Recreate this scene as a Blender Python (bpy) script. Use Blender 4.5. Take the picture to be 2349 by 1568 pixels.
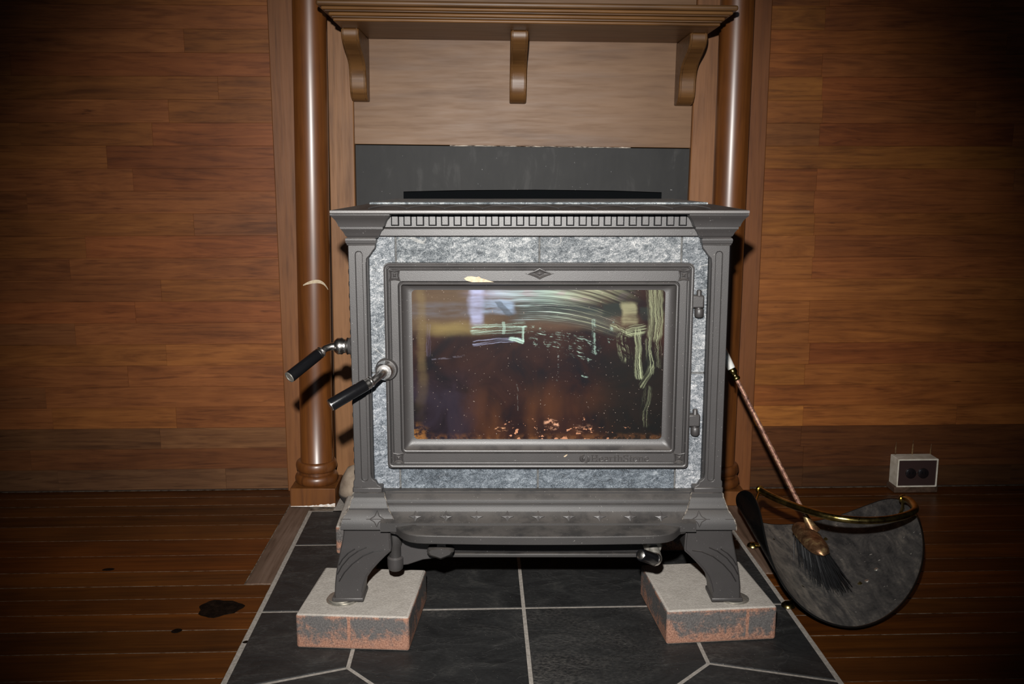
import bpy, bmesh, math, random
from mathutils import Vector, Matrix

for o in list(bpy.data.objects):
    bpy.data.objects.remove(o, do_unlink=True)
SC = bpy.context.scene
COL = SC.collection
random.seed(7)
PI = math.pi
R = math.radians

# ------------------------------------------------------------------ camera, world, flash, exposure
cam = bpy.data.cameras.new('camera')
cam_o = bpy.data.objects.new('camera', cam)
COL.objects.link(cam_o)
cam.sensor_width = 36.0
cam.lens = 36.0 * 2150.0 / 2349.0
cam.clip_start = 0.02
cam_o.location = (0, 0, 0.836)
cam_o.rotation_euler = (R(90 - 10.1207), 0, R(-1.958))
SC.camera = cam_o

world = bpy.data.worlds.new('world')
SC.world = world
world.use_nodes = True
bg = world.node_tree.nodes['Background']
bg.inputs[0].default_value = (1.0, 0.86, 0.72, 1)
bg.inputs[1].default_value = 0.004

fl = bpy.data.lights.new('camera_flash', 'SPOT')
fl.energy = 245
fl.color = (1.0, 0.97, 0.93)
fl.spot_size = R(67)
fl.spot_blend = 1.0
fl.shadow_soft_size = 0.016
fl_o = bpy.data.objects.new('camera_flash', fl)
COL.objects.link(fl_o)
fl_o.location = (-0.035, 0.0, 0.836 + 0.17)
fl_o.rotation_euler = (Vector((0.03, 2.2, 0.405)) - fl_o.location).to_track_quat('-Z', 'Y').to_euler()

vs = SC.view_settings
vs.view_transform = 'Standard'
vs.look = 'None'
vs.exposure = 0.0
vs.gamma = 1.0
vs.use_curve_mapping = False


# ------------------------------------------------------------------ node helper
class S:
    """a socket with arithmetic"""
    def __init__(s, t, k):
        s.t, s.k = t, k

    def _m(s, op, *a):
        n = s.t.nodes.new('ShaderNodeMath')
        n.operation = op
        for i, v in enumerate((s,) + a):
            put(s.t, n.inputs[i], v)
        return S(s.t, n.outputs[0])

    def __add__(s, o): return s._m('ADD', o)
    def __sub__(s, o): return s._m('SUBTRACT', o)
    def __mul__(s, o): return s._m('MULTIPLY', o)
    def __truediv__(s, o): return s._m('DIVIDE', o)
    __radd__ = __add__
    __rmul__ = __mul__
    def __rsub__(s, o): return (s * -1.0) + o
    def abs(s): return s._m('ABSOLUTE')
    def max(s, o): return s._m('MAXIMUM', o)
    def min(s, o): return s._m('MINIMUM', o)
    def sqrt(s): return s._m('SQRT')

    def step(s, a, b):
        n = s.t.nodes.new('ShaderNodeMapRange')
        n.interpolation_type = 'SMOOTHSTEP'
        put(s.t, n.inputs[0], s)
        n.inputs[1].default_value = min(a, b)
        n.inputs[2].default_value = max(a, b)
        n.inputs[3].default_value = 0.0 if a < b else 1.0
        n.inputs[4].default_value = 1.0 if a < b else 0.0
        return S(s.t, n.outputs[0])


def put(t, inp, v):
    if isinstance(v, S):
        t.links.new(v.k, inp)
    elif isinstance(v, (tuple, list)):
        inp.default_value = tuple(v) + ((1.0,) if len(v) == 3 and len(inp.default_value) == 4 else ())
    else:
        inp.default_value = v


class T:
    def __init__(s, t):
        s.t = t

    def n(s, kind):
        return s.t.nodes.new(kind)

    def pos(s):
        return S(s.t, s.n('ShaderNodeNewGeometry').outputs['Position'])

    def normal(s):
        return S(s.t, s.n('ShaderNodeNewGeometry').outputs['Normal'])

    def obj(s):
        return S(s.t, s.n('ShaderNodeTexCoord').outputs['Object'])

    def rand(s):
        return S(s.t, s.n('ShaderNodeObjectInfo').outputs['Random'])

    def ocol(s):
        return S(s.t, s.n('ShaderNodeObjectInfo').outputs['Color'])

    def sep(s, v):
        n = s.n('ShaderNodeSeparateXYZ')
        put(s.t, n.inputs[0], v)
        return [S(s.t, o) for o in n.outputs]

    def comb(s, x, y, z):
        n = s.n('ShaderNodeCombineXYZ')
        for i, v in enumerate((x, y, z)):
            put(s.t, n.inputs[i], v)
        return S(s.t, n.outputs[0])

    def noise(s, v, scale=1.0, detail=3.0, rough=0.5, dist=0.0):
        n = s.n('ShaderNodeTexNoise')
        put(s.t, n.inputs['Vector'], v)
        n.inputs['Scale'].default_value = scale
        n.inputs['Detail'].default_value = detail
        n.inputs['Roughness'].default_value = rough
        n.inputs['Distortion'].default_value = dist
        return S(s.t, n.outputs[0])

    def voro(s, v, scale=1.0, feature='F1'):
        n = s.n('ShaderNodeTexVoronoi')
        n.feature = feature
        put(s.t, n.inputs['Vector'], v)
        n.inputs['Scale'].default_value = scale
        return S(s.t, n.outputs[0])

    def mix(s, f, a, b, mode='MIX'):
        n = s.n('ShaderNodeMix')
        n.data_type = 'RGBA'
        n.blend_type = mode
        n.clamp_factor = True
        put(s.t, n.inputs[0], f)
        put(s.t, n.inputs[6], a)
        put(s.t, n.inputs[7], b)
        return S(s.t, n.outputs[2])

    def ramp(s, f, stops):
        n = s.n('ShaderNodeValToRGB')
        e = n.color_ramp.elements
        while len(e) < len(stops):
            e.new(0.5)
        for i, (p, c) in enumerate(stops):
            e[i].position = p
            e[i].color = tuple(c) + (1.0,)
        put(s.t, n.inputs[0], f)
        return S(s.t, n.outputs[0])

    def gray(s, f):
        return s.comb(f, f, f)

    def bump(s, h, strength=0.3, dist=0.001):
        n = s.n('ShaderNodeBump')
        n.inputs['Strength'].default_value = strength
        n.inputs['Distance'].default_value = dist
        put(s.t, n.inputs['Height'], h)
        return S(s.t, n.outputs[0])


MATS = {}


def material(name):
    def deco(fn):
        m = bpy.data.materials.new(name)
        m.use_nodes = True
        t = m.node_tree
        b = t.nodes['Principled BSDF']
        for k, v in fn(T(t)).items():
            put(t, b.inputs[k], v)
        MATS[name] = m
        return fn
    return deco


def wood(name, axis, lo, hi, dark, rough=0.42, spec=0.4, usecol=True, fig=0.5, bump=0.25, coat=0.0, across=26.0, along=1.6, dist=1.2, knots=0.0):
    @material(name)
    def _(n):
        p = n.sep(n.pos())
        r = n.rand()
        sc = [across] * 3
        sc['xyz'.index(axis)] = along
        v = n.comb(p[0] * sc[0] + r * 37.0, p[1] * sc[1] + r * 11.0, p[2] * sc[2] + r * 23.0)
        fine = n.comb(p[0] * sc[0] * 5 + r * 7.0, p[1] * sc[1] * 5, p[2] * sc[2] * 5)
        g1 = n.noise(v, 1.0, 4.0, 0.6, dist)
        g2 = n.noise(fine, 1.0, 3.0, 0.6)
        big = n.noise(n.comb(p[0] * 5 + r * 9, p[1] * 5, p[2] * 5), 1.0, 3.0, 0.55)
        c = n.ramp(g1 * 0.62 + big * 0.38, [(0.30, dark), (0.47, lo), (0.72, hi)])
        c = n.mix(g2.step(0.48, 0.72) * fig, c, n.mix(1.0, c, (0.55, 0.48, 0.42), 'MULTIPLY'))
        if knots:
            k1 = n.noise(n.comb(p[0] * 7 + r * 3, 0.0, p[2] * 55), 1.0, 3.0, 0.6, 0.5).step(0.66, 0.76)
            k2 = n.noise(n.comb(p[0] * 2.3, 3.0, p[2] * 3.1), 1.0, 4.0, 0.6)
            c = n.mix(k1 * knots, c, n.mix(1.0, c, (0.38, 0.33, 0.32), 'MULTIPLY'))
            c = n.mix(k2.step(0.62, 0.36) * 0.45, c, n.mix(1.0, c, (0.62, 0.60, 0.62), 'MULTIPLY'))
        if usecol:
            c = n.mix(1.0, c, n.ocol(), 'MULTIPLY')
        d = {'Base Color': c, 'Roughness': rough + 0.0, 'Specular IOR Level': spec,
             'Normal': n.bump(g1 * 0.5 + g2, bump, 0.0006)}
        if coat:
            d['Coat Weight'] = coat
            d['Coat Roughness'] = 0.30
        d['Roughness'] = (g2 * 0.2) + (rough - 0.1)
        return d


wood('wall_wood', 'x', (0.215, 0.072, 0.021), (0.33, 0.118, 0.034), (0.105, 0.034, 0.011), 0.5, 0.25, True, 0.6, 0.15, 0.0, 30.0, 2.6, 2.6, 0.85)
wood('floor_wood', 'x', (0.085, 0.027, 0.0055), (0.17, 0.053, 0.0085), (0.034, 0.012, 0.0035), 0.36, 0.3)
wood('panel_wood', 'x', (0.180, 0.090, 0.037), (0.240, 0.128, 0.058), (0.125, 0.059, 0.024), 0.5, 0.4, True, 0.30, 0.12, 0.0, 18.0, 1.5, 1.6)
wood('upright_wood', 'z', (0.235, 0.112, 0.046), (0.33, 0.165, 0.074), (0.12, 0.054, 0.022), 0.5, 0.35, True, 0.45)
wood('column_wood', 'z', (0.125, 0.040, 0.008), (0.21, 0.070, 0.014), (0.048, 0.016, 0.004), 0.44, 0.5, True, 0.45, 0.06, 0.8)
wood('mantel_wood', 'x', (0.135, 0.064, 0.022), (0.21, 0.106, 0.040), (0.06, 0.028, 0.010), 0.40, 0.5, True, 0.45)
wood('filler_wood', 'y', (0.10, 0.060, 0.040), (0.17, 0.110, 0.080), (0.045, 0.026, 0.016), 0.7, 0.2, True, 0.6)


@material('seam_dust')
def _(n):
    g = n.noise(n.pos(), 60.0, 4.0, 0.65)
    return {'Base Color': n.ramp(g, [(0.35, (0.05, 0.033, 0.022)), (0.65, (0.30, 0.25, 0.20))]), 'Roughness': 0.95, 'Specular IOR Level': 0.1}


@material('wall_gap')
def _(n):
    return {'Base Color': (0.035, 0.016, 0.008), 'Roughness': 0.9}


@material('scorched_wood')
def _(n):
    g = n.noise(n.pos(), 70.0, 4.0, 0.7)
    return {'Base Color': n.ramp(g, [(0.45, (0.003, 0.0025, 0.002)), (0.8, (0.02, 0.012, 0.008))]), 'Roughness': 0.6, 'Specular IOR Level': 0.1,
            'Normal': n.bump(g, 0.6, 0.002)}


def iron(name, base, rough=0.5, dust=0.35, spec=0.5):
    @material(name)
    def _(n):
        p = n.pos()
        g = n.noise(p, 900.0, 2.0, 0.6)
        b = n.noise(p, 22.0, 4.0, 0.6)
        up = n.sep(n.normal())[2].step(0.25, 1.0)
        f = up * dust * (b.step(0.3, 0.6))
        c = n.mix(b, tuple(x * 0.85 for x in base), tuple(x * 1.15 for x in base))
        c = n.mix(f, c, (0.24, 0.21, 0.185))
        sp = n.noise(p, 330.0, 1.0, 0.5).step(0.76, 0.78)
        c = n.mix(sp * 0.35, c, (0.4, 0.38, 0.36))
        return {'Base Color': c, 'Roughness': f * 0.3 + rough, 'Specular IOR Level': spec, 'Metallic': 0.0,
                'Normal': n.bump(g, 0.28, 0.0006)}


iron('cast_iron', (0.043, 0.0395, 0.039), 0.44, 0.2, 0.62)
iron('dark_iron', (0.018, 0.0165, 0.0165), 0.55, 0.2, 0.35)
iron('dusty_iron', (0.034, 0.0315, 0.0305), 0.50, 0.20, 0.5)
iron('worn_lit_iron', (0.13, 0.122, 0.118), 0.40, 0.1, 0.6)


@material('black_sheet')
def _(n):
    p = n.sep(n.pos())
    v = n.comb(p[0], p[1], p[2])
    sm = n.noise(v, 6.0, 5.0, 0.6, 1.5)
    st = n.noise(n.comb(p[0] * 9, p[1], p[2] * 2.2), 3.0, 4.0, 0.55, 1.0)
    c = n.ramp(sm * 0.5 + st * 0.5, [(0.35, (0.013, 0.013, 0.013)), (0.55, (0.020, 0.0198, 0.0195)), (0.75, (0.070, 0.068, 0.066))])
    sp = n.noise(v, 150.0, 1.0, 0.5).step(0.78, 0.80)
    return {'Base Color': n.mix(sp * 0.4, c, (0.4, 0.4, 0.4)), 'Roughness': 0.6, 'Specular IOR Level': 0.35}


@material('shade_black')  # near-black painted in for the shade inside openings, slots and dentil outlines
def _(n):
    return {'Base Color': (0.004, 0.005, 0.006), 'Roughness': 0.8, 'Specular IOR Level': 0.05}


@material('soapstone')
def _(n):
    p = n.sep(n.pos())
    r = n.rand()
    v = n.comb(p[0] + r * 5.0, p[1], p[2] + r * 3.0)
    an = n.comb((p[0] + p[2] * 0.45) * 0.55 + r * 5, p[1], p[2] - p[0] * 0.3)
    a = n.noise(an, 120.0, 5.0, 0.72, 0.8)
    b = n.noise(v, 480.0, 3.0, 0.75, 1.0)
    big = n.noise(v, 9.0, 3.0, 0.6)
    m = a * 0.45 + b * 0.42 + big * 0.18 - 0.02
    c = n.ramp(m, [(0.40, (0.035, 0.043, 0.052)), (0.49, (0.150, 0.168, 0.185)), (0.56, (0.34, 0.355, 0.37)), (0.66, (0.74, 0.735, 0.725))])
    vein = (n.noise(n.comb(p[0] * 2.2 + r * 9, p[1], p[2] * 7 + p[0] * 2.2), 1.6, 3.0, 0.6) - 0.5).abs().step(0.0035, 0.0)
    c = n.mix(vein * 0.35, c, (0.72, 0.70, 0.66))
    c = n.mix(1.0, c, n.ocol(), 'MULTIPLY')
    return {'Base Color': c, 'Roughness': n.noise(v, 420.0, 2.0, 0.6) * 0.3 + 0.20, 'Specular IOR Level': 0.8,
            'Normal': n.bump(a * 0.6 + b + n.noise(v, 800.0, 2.0, 0.6) * 0.6, 0.9, 0.0016)}


@material('stone_cement')
def _(n):
    g = n.noise(n.pos(), 120.0, 3.0, 0.6)
    return {'Base Color': n.ramp(g, [(0.3, (0.060, 0.060, 0.060)), (0.7, (0.15, 0.15, 0.145))]), 'Roughness': 0.9}


@material('slate')
def _(n):
    p = n.sep(n.pos())
    r = n.rand()
    v = n.comb(p[0] + r * 13.0, p[1] * 1.6 + r * 7.0, r * 5.0)
    a = n.noise(v, 9.0, 5.0, 0.55, 1.2)
    f = n.noise(v, 120.0, 4.0, 0.65)
    ridge = (n.noise(v, 4.5, 4.0, 0.6, 2.0) - 0.5).abs().step(0.016, 0.0)
    c = n.ramp(a * 0.7 + f * 0.3, [(0.35, (0.015, 0.015, 0.0155)), (0.55, (0.029, 0.029, 0.029)), (0.75, (0.068, 0.066, 0.062))])
    dust = n.noise(v, 3.0, 3.0, 0.6).step(0.5, 0.8) * f.step(0.35, 0.7)
    c = n.mix(dust * 0.36, c, (0.22, 0.20, 0.18))
    c = n.mix(ridge * 0.10, c, (0.14, 0.135, 0.13))
    sp = n.noise(v, 330.0, 1.0, 0.5).step(0.77, 0.79)
    c = n.mix(sp * 0.4, c, (0.4, 0.37, 0.34))
    return {'Base Color': c, 'Roughness': 0.55, 'Specular IOR Level': 0.35, 'Normal': n.bump(a + ridge * 0.12 + f * 0.06, 0.6, 0.006)}


@material('grout')
def _(n):
    g = n.noise(n.pos(), 160.0, 4.0, 0.6)
    return {'Base Color': n.ramp(g, [(0.3, (0.27, 0.245, 0.215)), (0.7, (0.45, 0.41, 0.37))]), 'Roughness': 0.95, 'Specular IOR Level': 0.1}


@material('paver_concrete')
def _(n):
    o = n.obj()
    z = n.sep(o)[2]
    r = n.rand()
    p = n.sep(o)
    v = n.comb(p[0] + r * 5, p[1] + r * 3, p[2])
    a = n.noise(v, 38.0, 5.0, 0.65, 0.6)
    f = n.noise(v, 330.0, 3.0, 0.6)
    side = n.sep(n.normal())[2].abs().step(0.8, 0.35)
    grey = n.ramp(f * 0.6 + a * 0.4, [(0.3, (0.33, 0.30, 0.265)), (0.7, (0.56, 0.52, 0.47))])
    red = n.ramp(f, [(0.3, (0.20, 0.095, 0.065)), (0.7, (0.42, 0.235, 0.165))])
    dk = n.ramp(f, [(0.3, (0.075, 0.070, 0.068)), (0.7, (0.155, 0.145, 0.14))])
    edge = (z.step(0.012, 0.000)) + (z.step(0.054, 0.062) * 0.75)
    rim = ((p[0].abs() - 0.086).step(0.0, 0.012) + (p[1].abs() - 0.09).step(0.0, 0.012)) * 0.4
    band = (z.step(0.050, 0.006)) * 0.22
    joint = ((p[0] + r * 0.08 - 0.06).abs()).step(0.004, 0.0005) * 0.6
    m = (a + f * 0.25 + band + edge * 0.22 + rim * 0.25 + joint * 0.6).step(0.76, 1.02)
    c = n.mix(side, grey, n.mix(m, dk, red))
    pit = f.step(0.27, 0.22)
    c = n.mix(pit * 0.5, c, (0.06, 0.05, 0.045))
    return {'Base Color': c, 'Roughness': 0.92, 'Specular IOR Level': 0.15, 'Normal': n.bump(f + a * 0.5, 0.5, 0.002)}


@material('dusty_stone')
def _(n):
    g = n.noise(n.pos(), 40.0, 4.0, 0.6)
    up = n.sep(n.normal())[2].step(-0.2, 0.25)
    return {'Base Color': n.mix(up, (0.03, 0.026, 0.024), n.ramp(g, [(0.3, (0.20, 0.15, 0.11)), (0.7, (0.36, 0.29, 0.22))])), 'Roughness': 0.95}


@material('chrome')
def _(n):
    g = n.noise(n.pos(), 300.0, 2.0, 0.5)
    return {'Base Color': (0.80, 0.77, 0.74), 'Metallic': 1.0, 'Roughness': g * 0.12 + 0.20}


@material('dull_steel')
def _(n):
    g = n.noise(n.pos(), 160.0, 3.0, 0.6)
    return {'Base Color': n.ramp(g, [(0.3, (0.33, 0.31, 0.27)), (0.7, (0.52, 0.50, 0.45))]), 'Metallic': 0.75, 'Roughness': 0.42}


@material('black_bakelite')
def _(n):
    g = n.noise(n.pos(), 300.0, 2.0, 0.5)
    return {'Base Color': (0.006, 0.006, 0.007), 'Roughness': g * 0.1 + 0.16, 'Specular IOR Level': 0.4}


@material('brass')
def _(n):
    g = n.noise(n.pos(), 45.0, 4.0, 0.65)
    return {'Base Color': n.ramp(g, [(0.35, (0.28, 0.205, 0.06)), (0.6, (0.60, 0.47, 0.17))]), 'Metallic': 1.0, 'Roughness': g * 0.25 + 0.12}


@material('tarnished_brass')
def _(n):
    g = n.noise(n.pos(), 60.0, 5.0, 0.7)
    return {'Base Color': n.ramp(g, [(0.35, (0.12, 0.060, 0.030)), (0.52, (0.27, 0.145, 0.075)), (0.66, (0.50, 0.36, 0.17))]),
            'Metallic': 0.75, 'Roughness': g * 0.3 + 0.25}


@material('rusty_rod')
def _(n):
    g = n.noise(n.pos(), 110.0, 5.0, 0.7)
    return {'Base Color': n.ramp(g, [(0.38, (0.10, 0.045, 0.030)), (0.52, (0.34, 0.17, 0.12)), (0.66, (0.52, 0.36, 0.20))]),
            'Metallic': 0.35, 'Roughness': 0.5, 'Normal': n.bump(g, 0.4, 0.001)}


@material('bristle_black')
def _(n):
    return {'Base Color': (0.012, 0.012, 0.013), 'Roughness': 0.55}


@material('white_china')
def _(n):
    return {'Base Color': (0.74, 0.74, 0.70), 'Roughness': 0.25, 'Specular IOR Level': 0.6}


@material('scuttle_inside')
def _(n):
    o = n.obj()
    p = n.sep(o)
    a = n.noise(n.comb(p[0] * 3, p[1], p[2] * 3), 9.0, 5.0, 0.62, 1.5)
    b = n.noise(n.comb(p[0] * 9, p[1] * 2.2, p[2] * 9), 6.0, 4.0, 0.6, 0.6)
    f = n.noise(o, 160.0, 3.0, 0.6)
    left = p[0].step(0.06, -0.12)
    m = a * 0.5 + b * 0.3 + f * 0.15 + left * 0.16
    c = n.ramp(m, [(0.38, (0.035, 0.035, 0.036)), (0.52, (0.095, 0.089, 0.084)), (0.72, (0.29, 0.255, 0.215))])
    sp = n.noise(o, 85.0, 1.0, 0.5).step(0.745, 0.76)
    return {'Base Color': n.mix(sp * 0.6, c, (0.5, 0.47, 0.42)), 'Roughness': 0.8, 'Specular IOR Level': 0.25}


@material('gloss_black')
def _(n):
    g = n.noise(n.pos(), 40.0, 3.0, 0.6)
    return {'Base Color': (0.006, 0.006, 0.006), 'Roughness': g * 0.15 + 0.18}


@material('ivory_plastic')
def _(n):
    g = n.noise(n.pos(), 60.0, 4.0, 0.6)
    return {'Base Color': n.ramp(g, [(0.35, (0.66, 0.61, 0.50)), (0.65, (0.86, 0.81, 0.70))]), 'Roughness': 0.45}


@material('brown_plate')
def _(n):
    return {'Base Color': (0.045, 0.026, 0.024), 'Roughness': 0.35}


@material('brown_bakelite')
def _(n):
    return {'Base Color': (0.012, 0.009, 0.010), 'Roughness': 0.28}


@material('cream_flake')
def _(n):
    g = n.noise(n.pos(), 220.0, 4.0, 0.65)
    return {'Base Color': n.ramp(g, [(0.3, (0.42, 0.33, 0.22)), (0.7, (0.66, 0.55, 0.40))]), 'Roughness': 0.9, 'Normal': n.bump(g, 0.8, 0.001)}


@material('cream_dust')
def _(n):
    g = n.noise(n.pos(), 140.0, 4.0, 0.65)
    return {'Base Color': n.ramp(g, [(0.4, (0.07, 0.062, 0.055)), (0.65, (0.30, 0.265, 0.225))]), 'Roughness': 0.95, 'Specular IOR Level': 0.1}


@material('worn_wood')
def _(n):
    p = n.sep(n.pos())
    g = n.noise(n.comb(p[0] * 45, p[1] * 45, p[2] * 200), 1.0, 4.0, 0.65)
    return {'Base Color': n.ramp(g, [(0.42, (0.05, 0.03, 0.02)), (0.62, (0.58, 0.50, 0.42))]), 'Roughness': 0.8}


@material('white_paint_chip')
def _(n):
    g = n.noise(n.pos(), 120.0, 4.0, 0.65)
    return {'Base Color': n.ramp(g, [(0.4, (0.55, 0.46, 0.38)), (0.55, (0.80, 0.76, 0.72))]), 'Roughness': 0.8}


@material('daylight_pane')
def _(n):
    return {'Base Color': (0.05, 0.06, 0.07), 'Emission Color': (0.62, 0.78, 1.0), 'Emission Strength': 0.7, 'Roughness': 0.1}


@material('plaster')
def _(n):
    return {'Base Color': (0.30, 0.24, 0.18), 'Roughness': 0.9}


@material('sooty_glass')
def _(n):
    o = n.obj()
    x0_, _y, z0_ = n.sep(o)
    wv = n.noise(n.comb(x0_ * 16, 0.0, z0_ * 16), 1.0, 2.0, 0.5) - 0.5
    wu = n.noise(n.comb(x0_ * 16 + 9, 3.0, z0_ * 16), 1.0, 2.0, 0.5) - 0.5
    wf = n.noise(n.comb(x0_ * 90, 5.0, z0_ * 90), 1.0, 3.0, 0.6) - 0.5
    x, z = x0_ + wu * 0.022 + wf * 0.006, z0_ + wv * 0.012 + wf * 0.004
    fine = n.noise(o, 700.0, 3.0, 0.65)
    cloud = n.noise(n.comb(x0_ * 15, 1.0, z0_ * 13), 1.0, 4.0, 0.55, 0.8)
    c = n.ramp(cloud, [(0.34, (0.0055, 0.0042, 0.006)), (0.50, (0.015, 0.0062, 0.0058)), (0.68, (0.025, 0.010, 0.0075))])
    # brown heat deposit low on the pane, blue-black at lower left, black at right
    brown = z.step(0.0, -0.095) * n.noise(n.comb(x0_ * 13 + 3.3, 4.0, z0_ * 6), 1.0, 3.0, 0.5).step(0.42, 0.66) * x.step(0.17, 0.06) * x.step(-0.17, -0.09)
    c = n.mix(brown * 0.62, c, (0.085, 0.030, 0.010))
    blue = x.step(-0.085, -0.15) * z.step(0.01, -0.06)
    c = n.mix(blue * 0.45 * cloud.step(0.3, 0.6), c, (0.014, 0.017, 0.034))
    c = n.mix(x.step(0.07, 0.15) * z.step(0.05, 0.0) * 0.7, c, (0.0065, 0.0075, 0.0065))
    # upper tones: tan at upper left, olive bar below it, brown band to the right
    wob = n.noise(n.comb(x0_ * 10, 0.0, z0_ * 55), 1.0, 4.0, 0.6)
    upper_tone = z.step(0.044, 0.075) * x.step(0.02, -0.10)
    c = n.mix(upper_tone * (wob * 0.8 + 0.15), c, (0.115, 0.075, 0.042))
    grey = ((z - 0.098).abs()).step(0.018, 0.006) * x.step(-0.07, -0.12)
    c = n.mix(grey * wob.step(0.3, 0.65) * 0.7, c, (0.085, 0.085, 0.10))
    bar = (z - 0.066).abs().step(0.017, 0.002) * x.step(-0.06, -0.15) * x.step(-0.222, -0.17)
    c = n.mix(bar * (wob * 0.6 + 0.15), c, (0.22, 0.165, 0.055))
    bb = (z - 0.078).abs().step(0.022, 0.006) * x.step(-0.05, 0.0) * x.step(0.19, 0.15)
    c = n.mix(bb * (wob * 0.6 + 0.15), c, (0.115, 0.070, 0.042))
    led = ((x + 0.207).abs()).step(0.013, 0.002) * z.step(-0.13, 0.05) * (wob * 0.5 + 0.12)
    c = n.mix(led, c, (0.16, 0.115, 0.05))
    # iridescence of the smears: lilac at left, mint in the middle, yellow-green at right
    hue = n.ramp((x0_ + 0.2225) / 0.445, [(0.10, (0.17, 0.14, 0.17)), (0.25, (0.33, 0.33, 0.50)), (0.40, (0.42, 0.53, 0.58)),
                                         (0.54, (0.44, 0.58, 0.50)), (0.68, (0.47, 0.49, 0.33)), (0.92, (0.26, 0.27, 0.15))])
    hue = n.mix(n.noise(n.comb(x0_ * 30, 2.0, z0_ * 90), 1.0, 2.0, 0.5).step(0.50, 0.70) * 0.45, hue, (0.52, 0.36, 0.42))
    xp = x0_.max(0.0)
    zz = z0_ + xp * xp * 1.5 + wv * 0.004
    s1 = n.noise(n.comb(x0_ * 6, 0.0, zz * 620), 1.0, 4.0, 0.7, 0.1)
    s2 = n.noise(n.comb(x0_ * 5 + 5, 0.0, zz * 150), 1.0, 4.0, 0.6, 0.2)
    brk = n.noise(n.comb(x0_ * 75, 0.0, zz * 150), 1.0, 4.0, 0.65)
    top = z0_.step(0.104, 0.124) * x0_.step(-0.15, -0.06) * x0_.step(0.19, 0.08)
    c = n.mix(s2.step(0.28, 0.70) * top * (s1.step(0.25, 0.65) * 0.55 + 0.35), c, hue)
    arcs = zz.step(0.072, 0.088) * zz.step(0.128, 0.108) * x0_.step(-0.06, -0.02) * x0_.step(0.155, 0.11)
    c = n.mix(arcs * 0.55, c, (0.030, 0.048, 0.046))
    c = n.mix(arcs * s1.step(0.50, 0.66) * s2.step(0.30, 0.6), c, hue)
    # window reflection painted in as pale blue patches left of centre
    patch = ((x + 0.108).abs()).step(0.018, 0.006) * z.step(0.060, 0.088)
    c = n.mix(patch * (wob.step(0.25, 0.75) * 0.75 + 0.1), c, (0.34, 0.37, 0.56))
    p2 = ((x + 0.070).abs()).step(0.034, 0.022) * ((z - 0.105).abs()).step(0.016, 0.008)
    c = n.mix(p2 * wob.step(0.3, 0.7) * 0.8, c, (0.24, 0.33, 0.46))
    d2 = ((x + z * 0.9 + 0.060 - 0.105 * 0.9 + 0.002).abs()).step(0.009, 0.005) * ((z - 0.102).abs()).step(0.014, 0.009)
    c = n.mix(d2 * 0.6, c, (0.030, 0.036, 0.042))
    for (cx, hw, cz, hh, col, am) in ((0.128, 0.018, 0.098, 0.016, (0.016, 0.021, 0.018), 0.85), (0.184, 0.010, 0.092, 0.016, (0.016, 0.021, 0.018), 0.8), (0.157, 0.018, 0.092, 0.024, (0.30, 0.29, 0.17), 0.6)):
        k = ((x - cx).abs()).step(hw, hw * 0.6) * ((z - cz).abs()).step(hh, hh * 0.6)
        c = n.mix(k * am * (wob.step(0.25, 0.6)), c, col)

    def stroke(xa, za, xb, zb, w, amt, col, lines=650.0, lo=0.42, hi=0.62, br=0.0):
        nonlocal c
        dx, dz = xb - xa, zb - za
        L2 = dx * dx + dz * dz
        L = math.sqrt(L2)
        tt = ((x - xa) * (dx / L2) + (z - za) * (dz / L2))
        tc = tt.max(0.0).min(1.0)
        ex = x - (tc * dx + xa)
        ez = z - (tc * dz + za)
        d = (ex * ex + ez * ez).sqrt()
        perp = ((x - xa) * (-dz / L) + (z - za) * (dx / L))
        k = n.noise(n.comb(tt * L * 9.0, xa * 50, perp * lines), 1.0, 3.0, 0.65)
        f = d.step(w, w * 0.45) * k.step(lo, hi) * amt
        if br:
            f = f * brk.step(br, br + 0.12)
        c = n.mix(f, c, col)

    mint = (0.36, 0.52, 0.44)
    lilac = (0.30, 0.32, 0.46)
    oliv = (0.28, 0.31, 0.19)
    stroke(-0.110, 0.064, -0.030, 0.068, 0.012, 0.85, mint, 800, 0.46, 0.64, 0.30)
    stroke(-0.110, 0.040, -0.034, 0.046, 0.006, 0.7, lilac, 800, 0.44, 0.62)
    stroke(-0.028, 0.068, -0.026, 0.044, 0.0030, 0.75, mint, 500, 0.30, 0.6, 0.30)
    stroke(-0.050, 0.047, -0.028, 0.043, 0.0055, 0.8, mint, 600, 0.32, 0.6)
    stroke(-0.060, 0.078, -0.061, 0.058, 0.0028, 0.35, mint, 100, 0.2, 0.5)
    stroke(-0.010, 0.060, 0.100, 0.036, 0.014, 0.8, mint, 560, 0.48, 0.62, 0.50)
    stroke(0.000, 0.040, 0.095, 0.014, 0.009, 0.9, mint, 560, 0.44, 0.60, 0.52)
    stroke(0.099, 0.078, 0.100, 0.026, 0.0050, 0.55, mint, 700, 0.40, 0.62, 0.40)
    stroke(0.128, 0.078, 0.128, 0.045, 0.006, 0.45, mint, 300, 0.4, 0.6, 0.52)
    stroke(0.203, 0.128, 0.206, 0.060, 0.017, 0.80, (0.25, 0.265, 0.16), 520, 0.34, 0.66)
    stroke(0.160, 0.060, 0.180, 0.064, 0.012, 0.8, oliv, 520, 0.42, 0.62)
    stroke(0.174, 0.060, 0.177, -0.020, 0.0085, 0.9, oliv, 620, 0.40, 0.62)
    stroke(0.196, 0.045, 0.200, -0.010, 0.009, 0.75, oliv, 620, 0.46, 0.64)
    stroke(0.200, -0.005, 0.184, -0.036, 0.008, 0.7, oliv, 620, 0.46, 0.64)
    stroke(0.212, 0.050, 0.214, 0.0, 0.006, 0.5, oliv, 620, 0.46, 0.64)
    stroke(0.148, 0.055, 0.152, 0.015, 0.014, 0.65, oliv, 520, 0.46, 0.64, 0.44)
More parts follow.
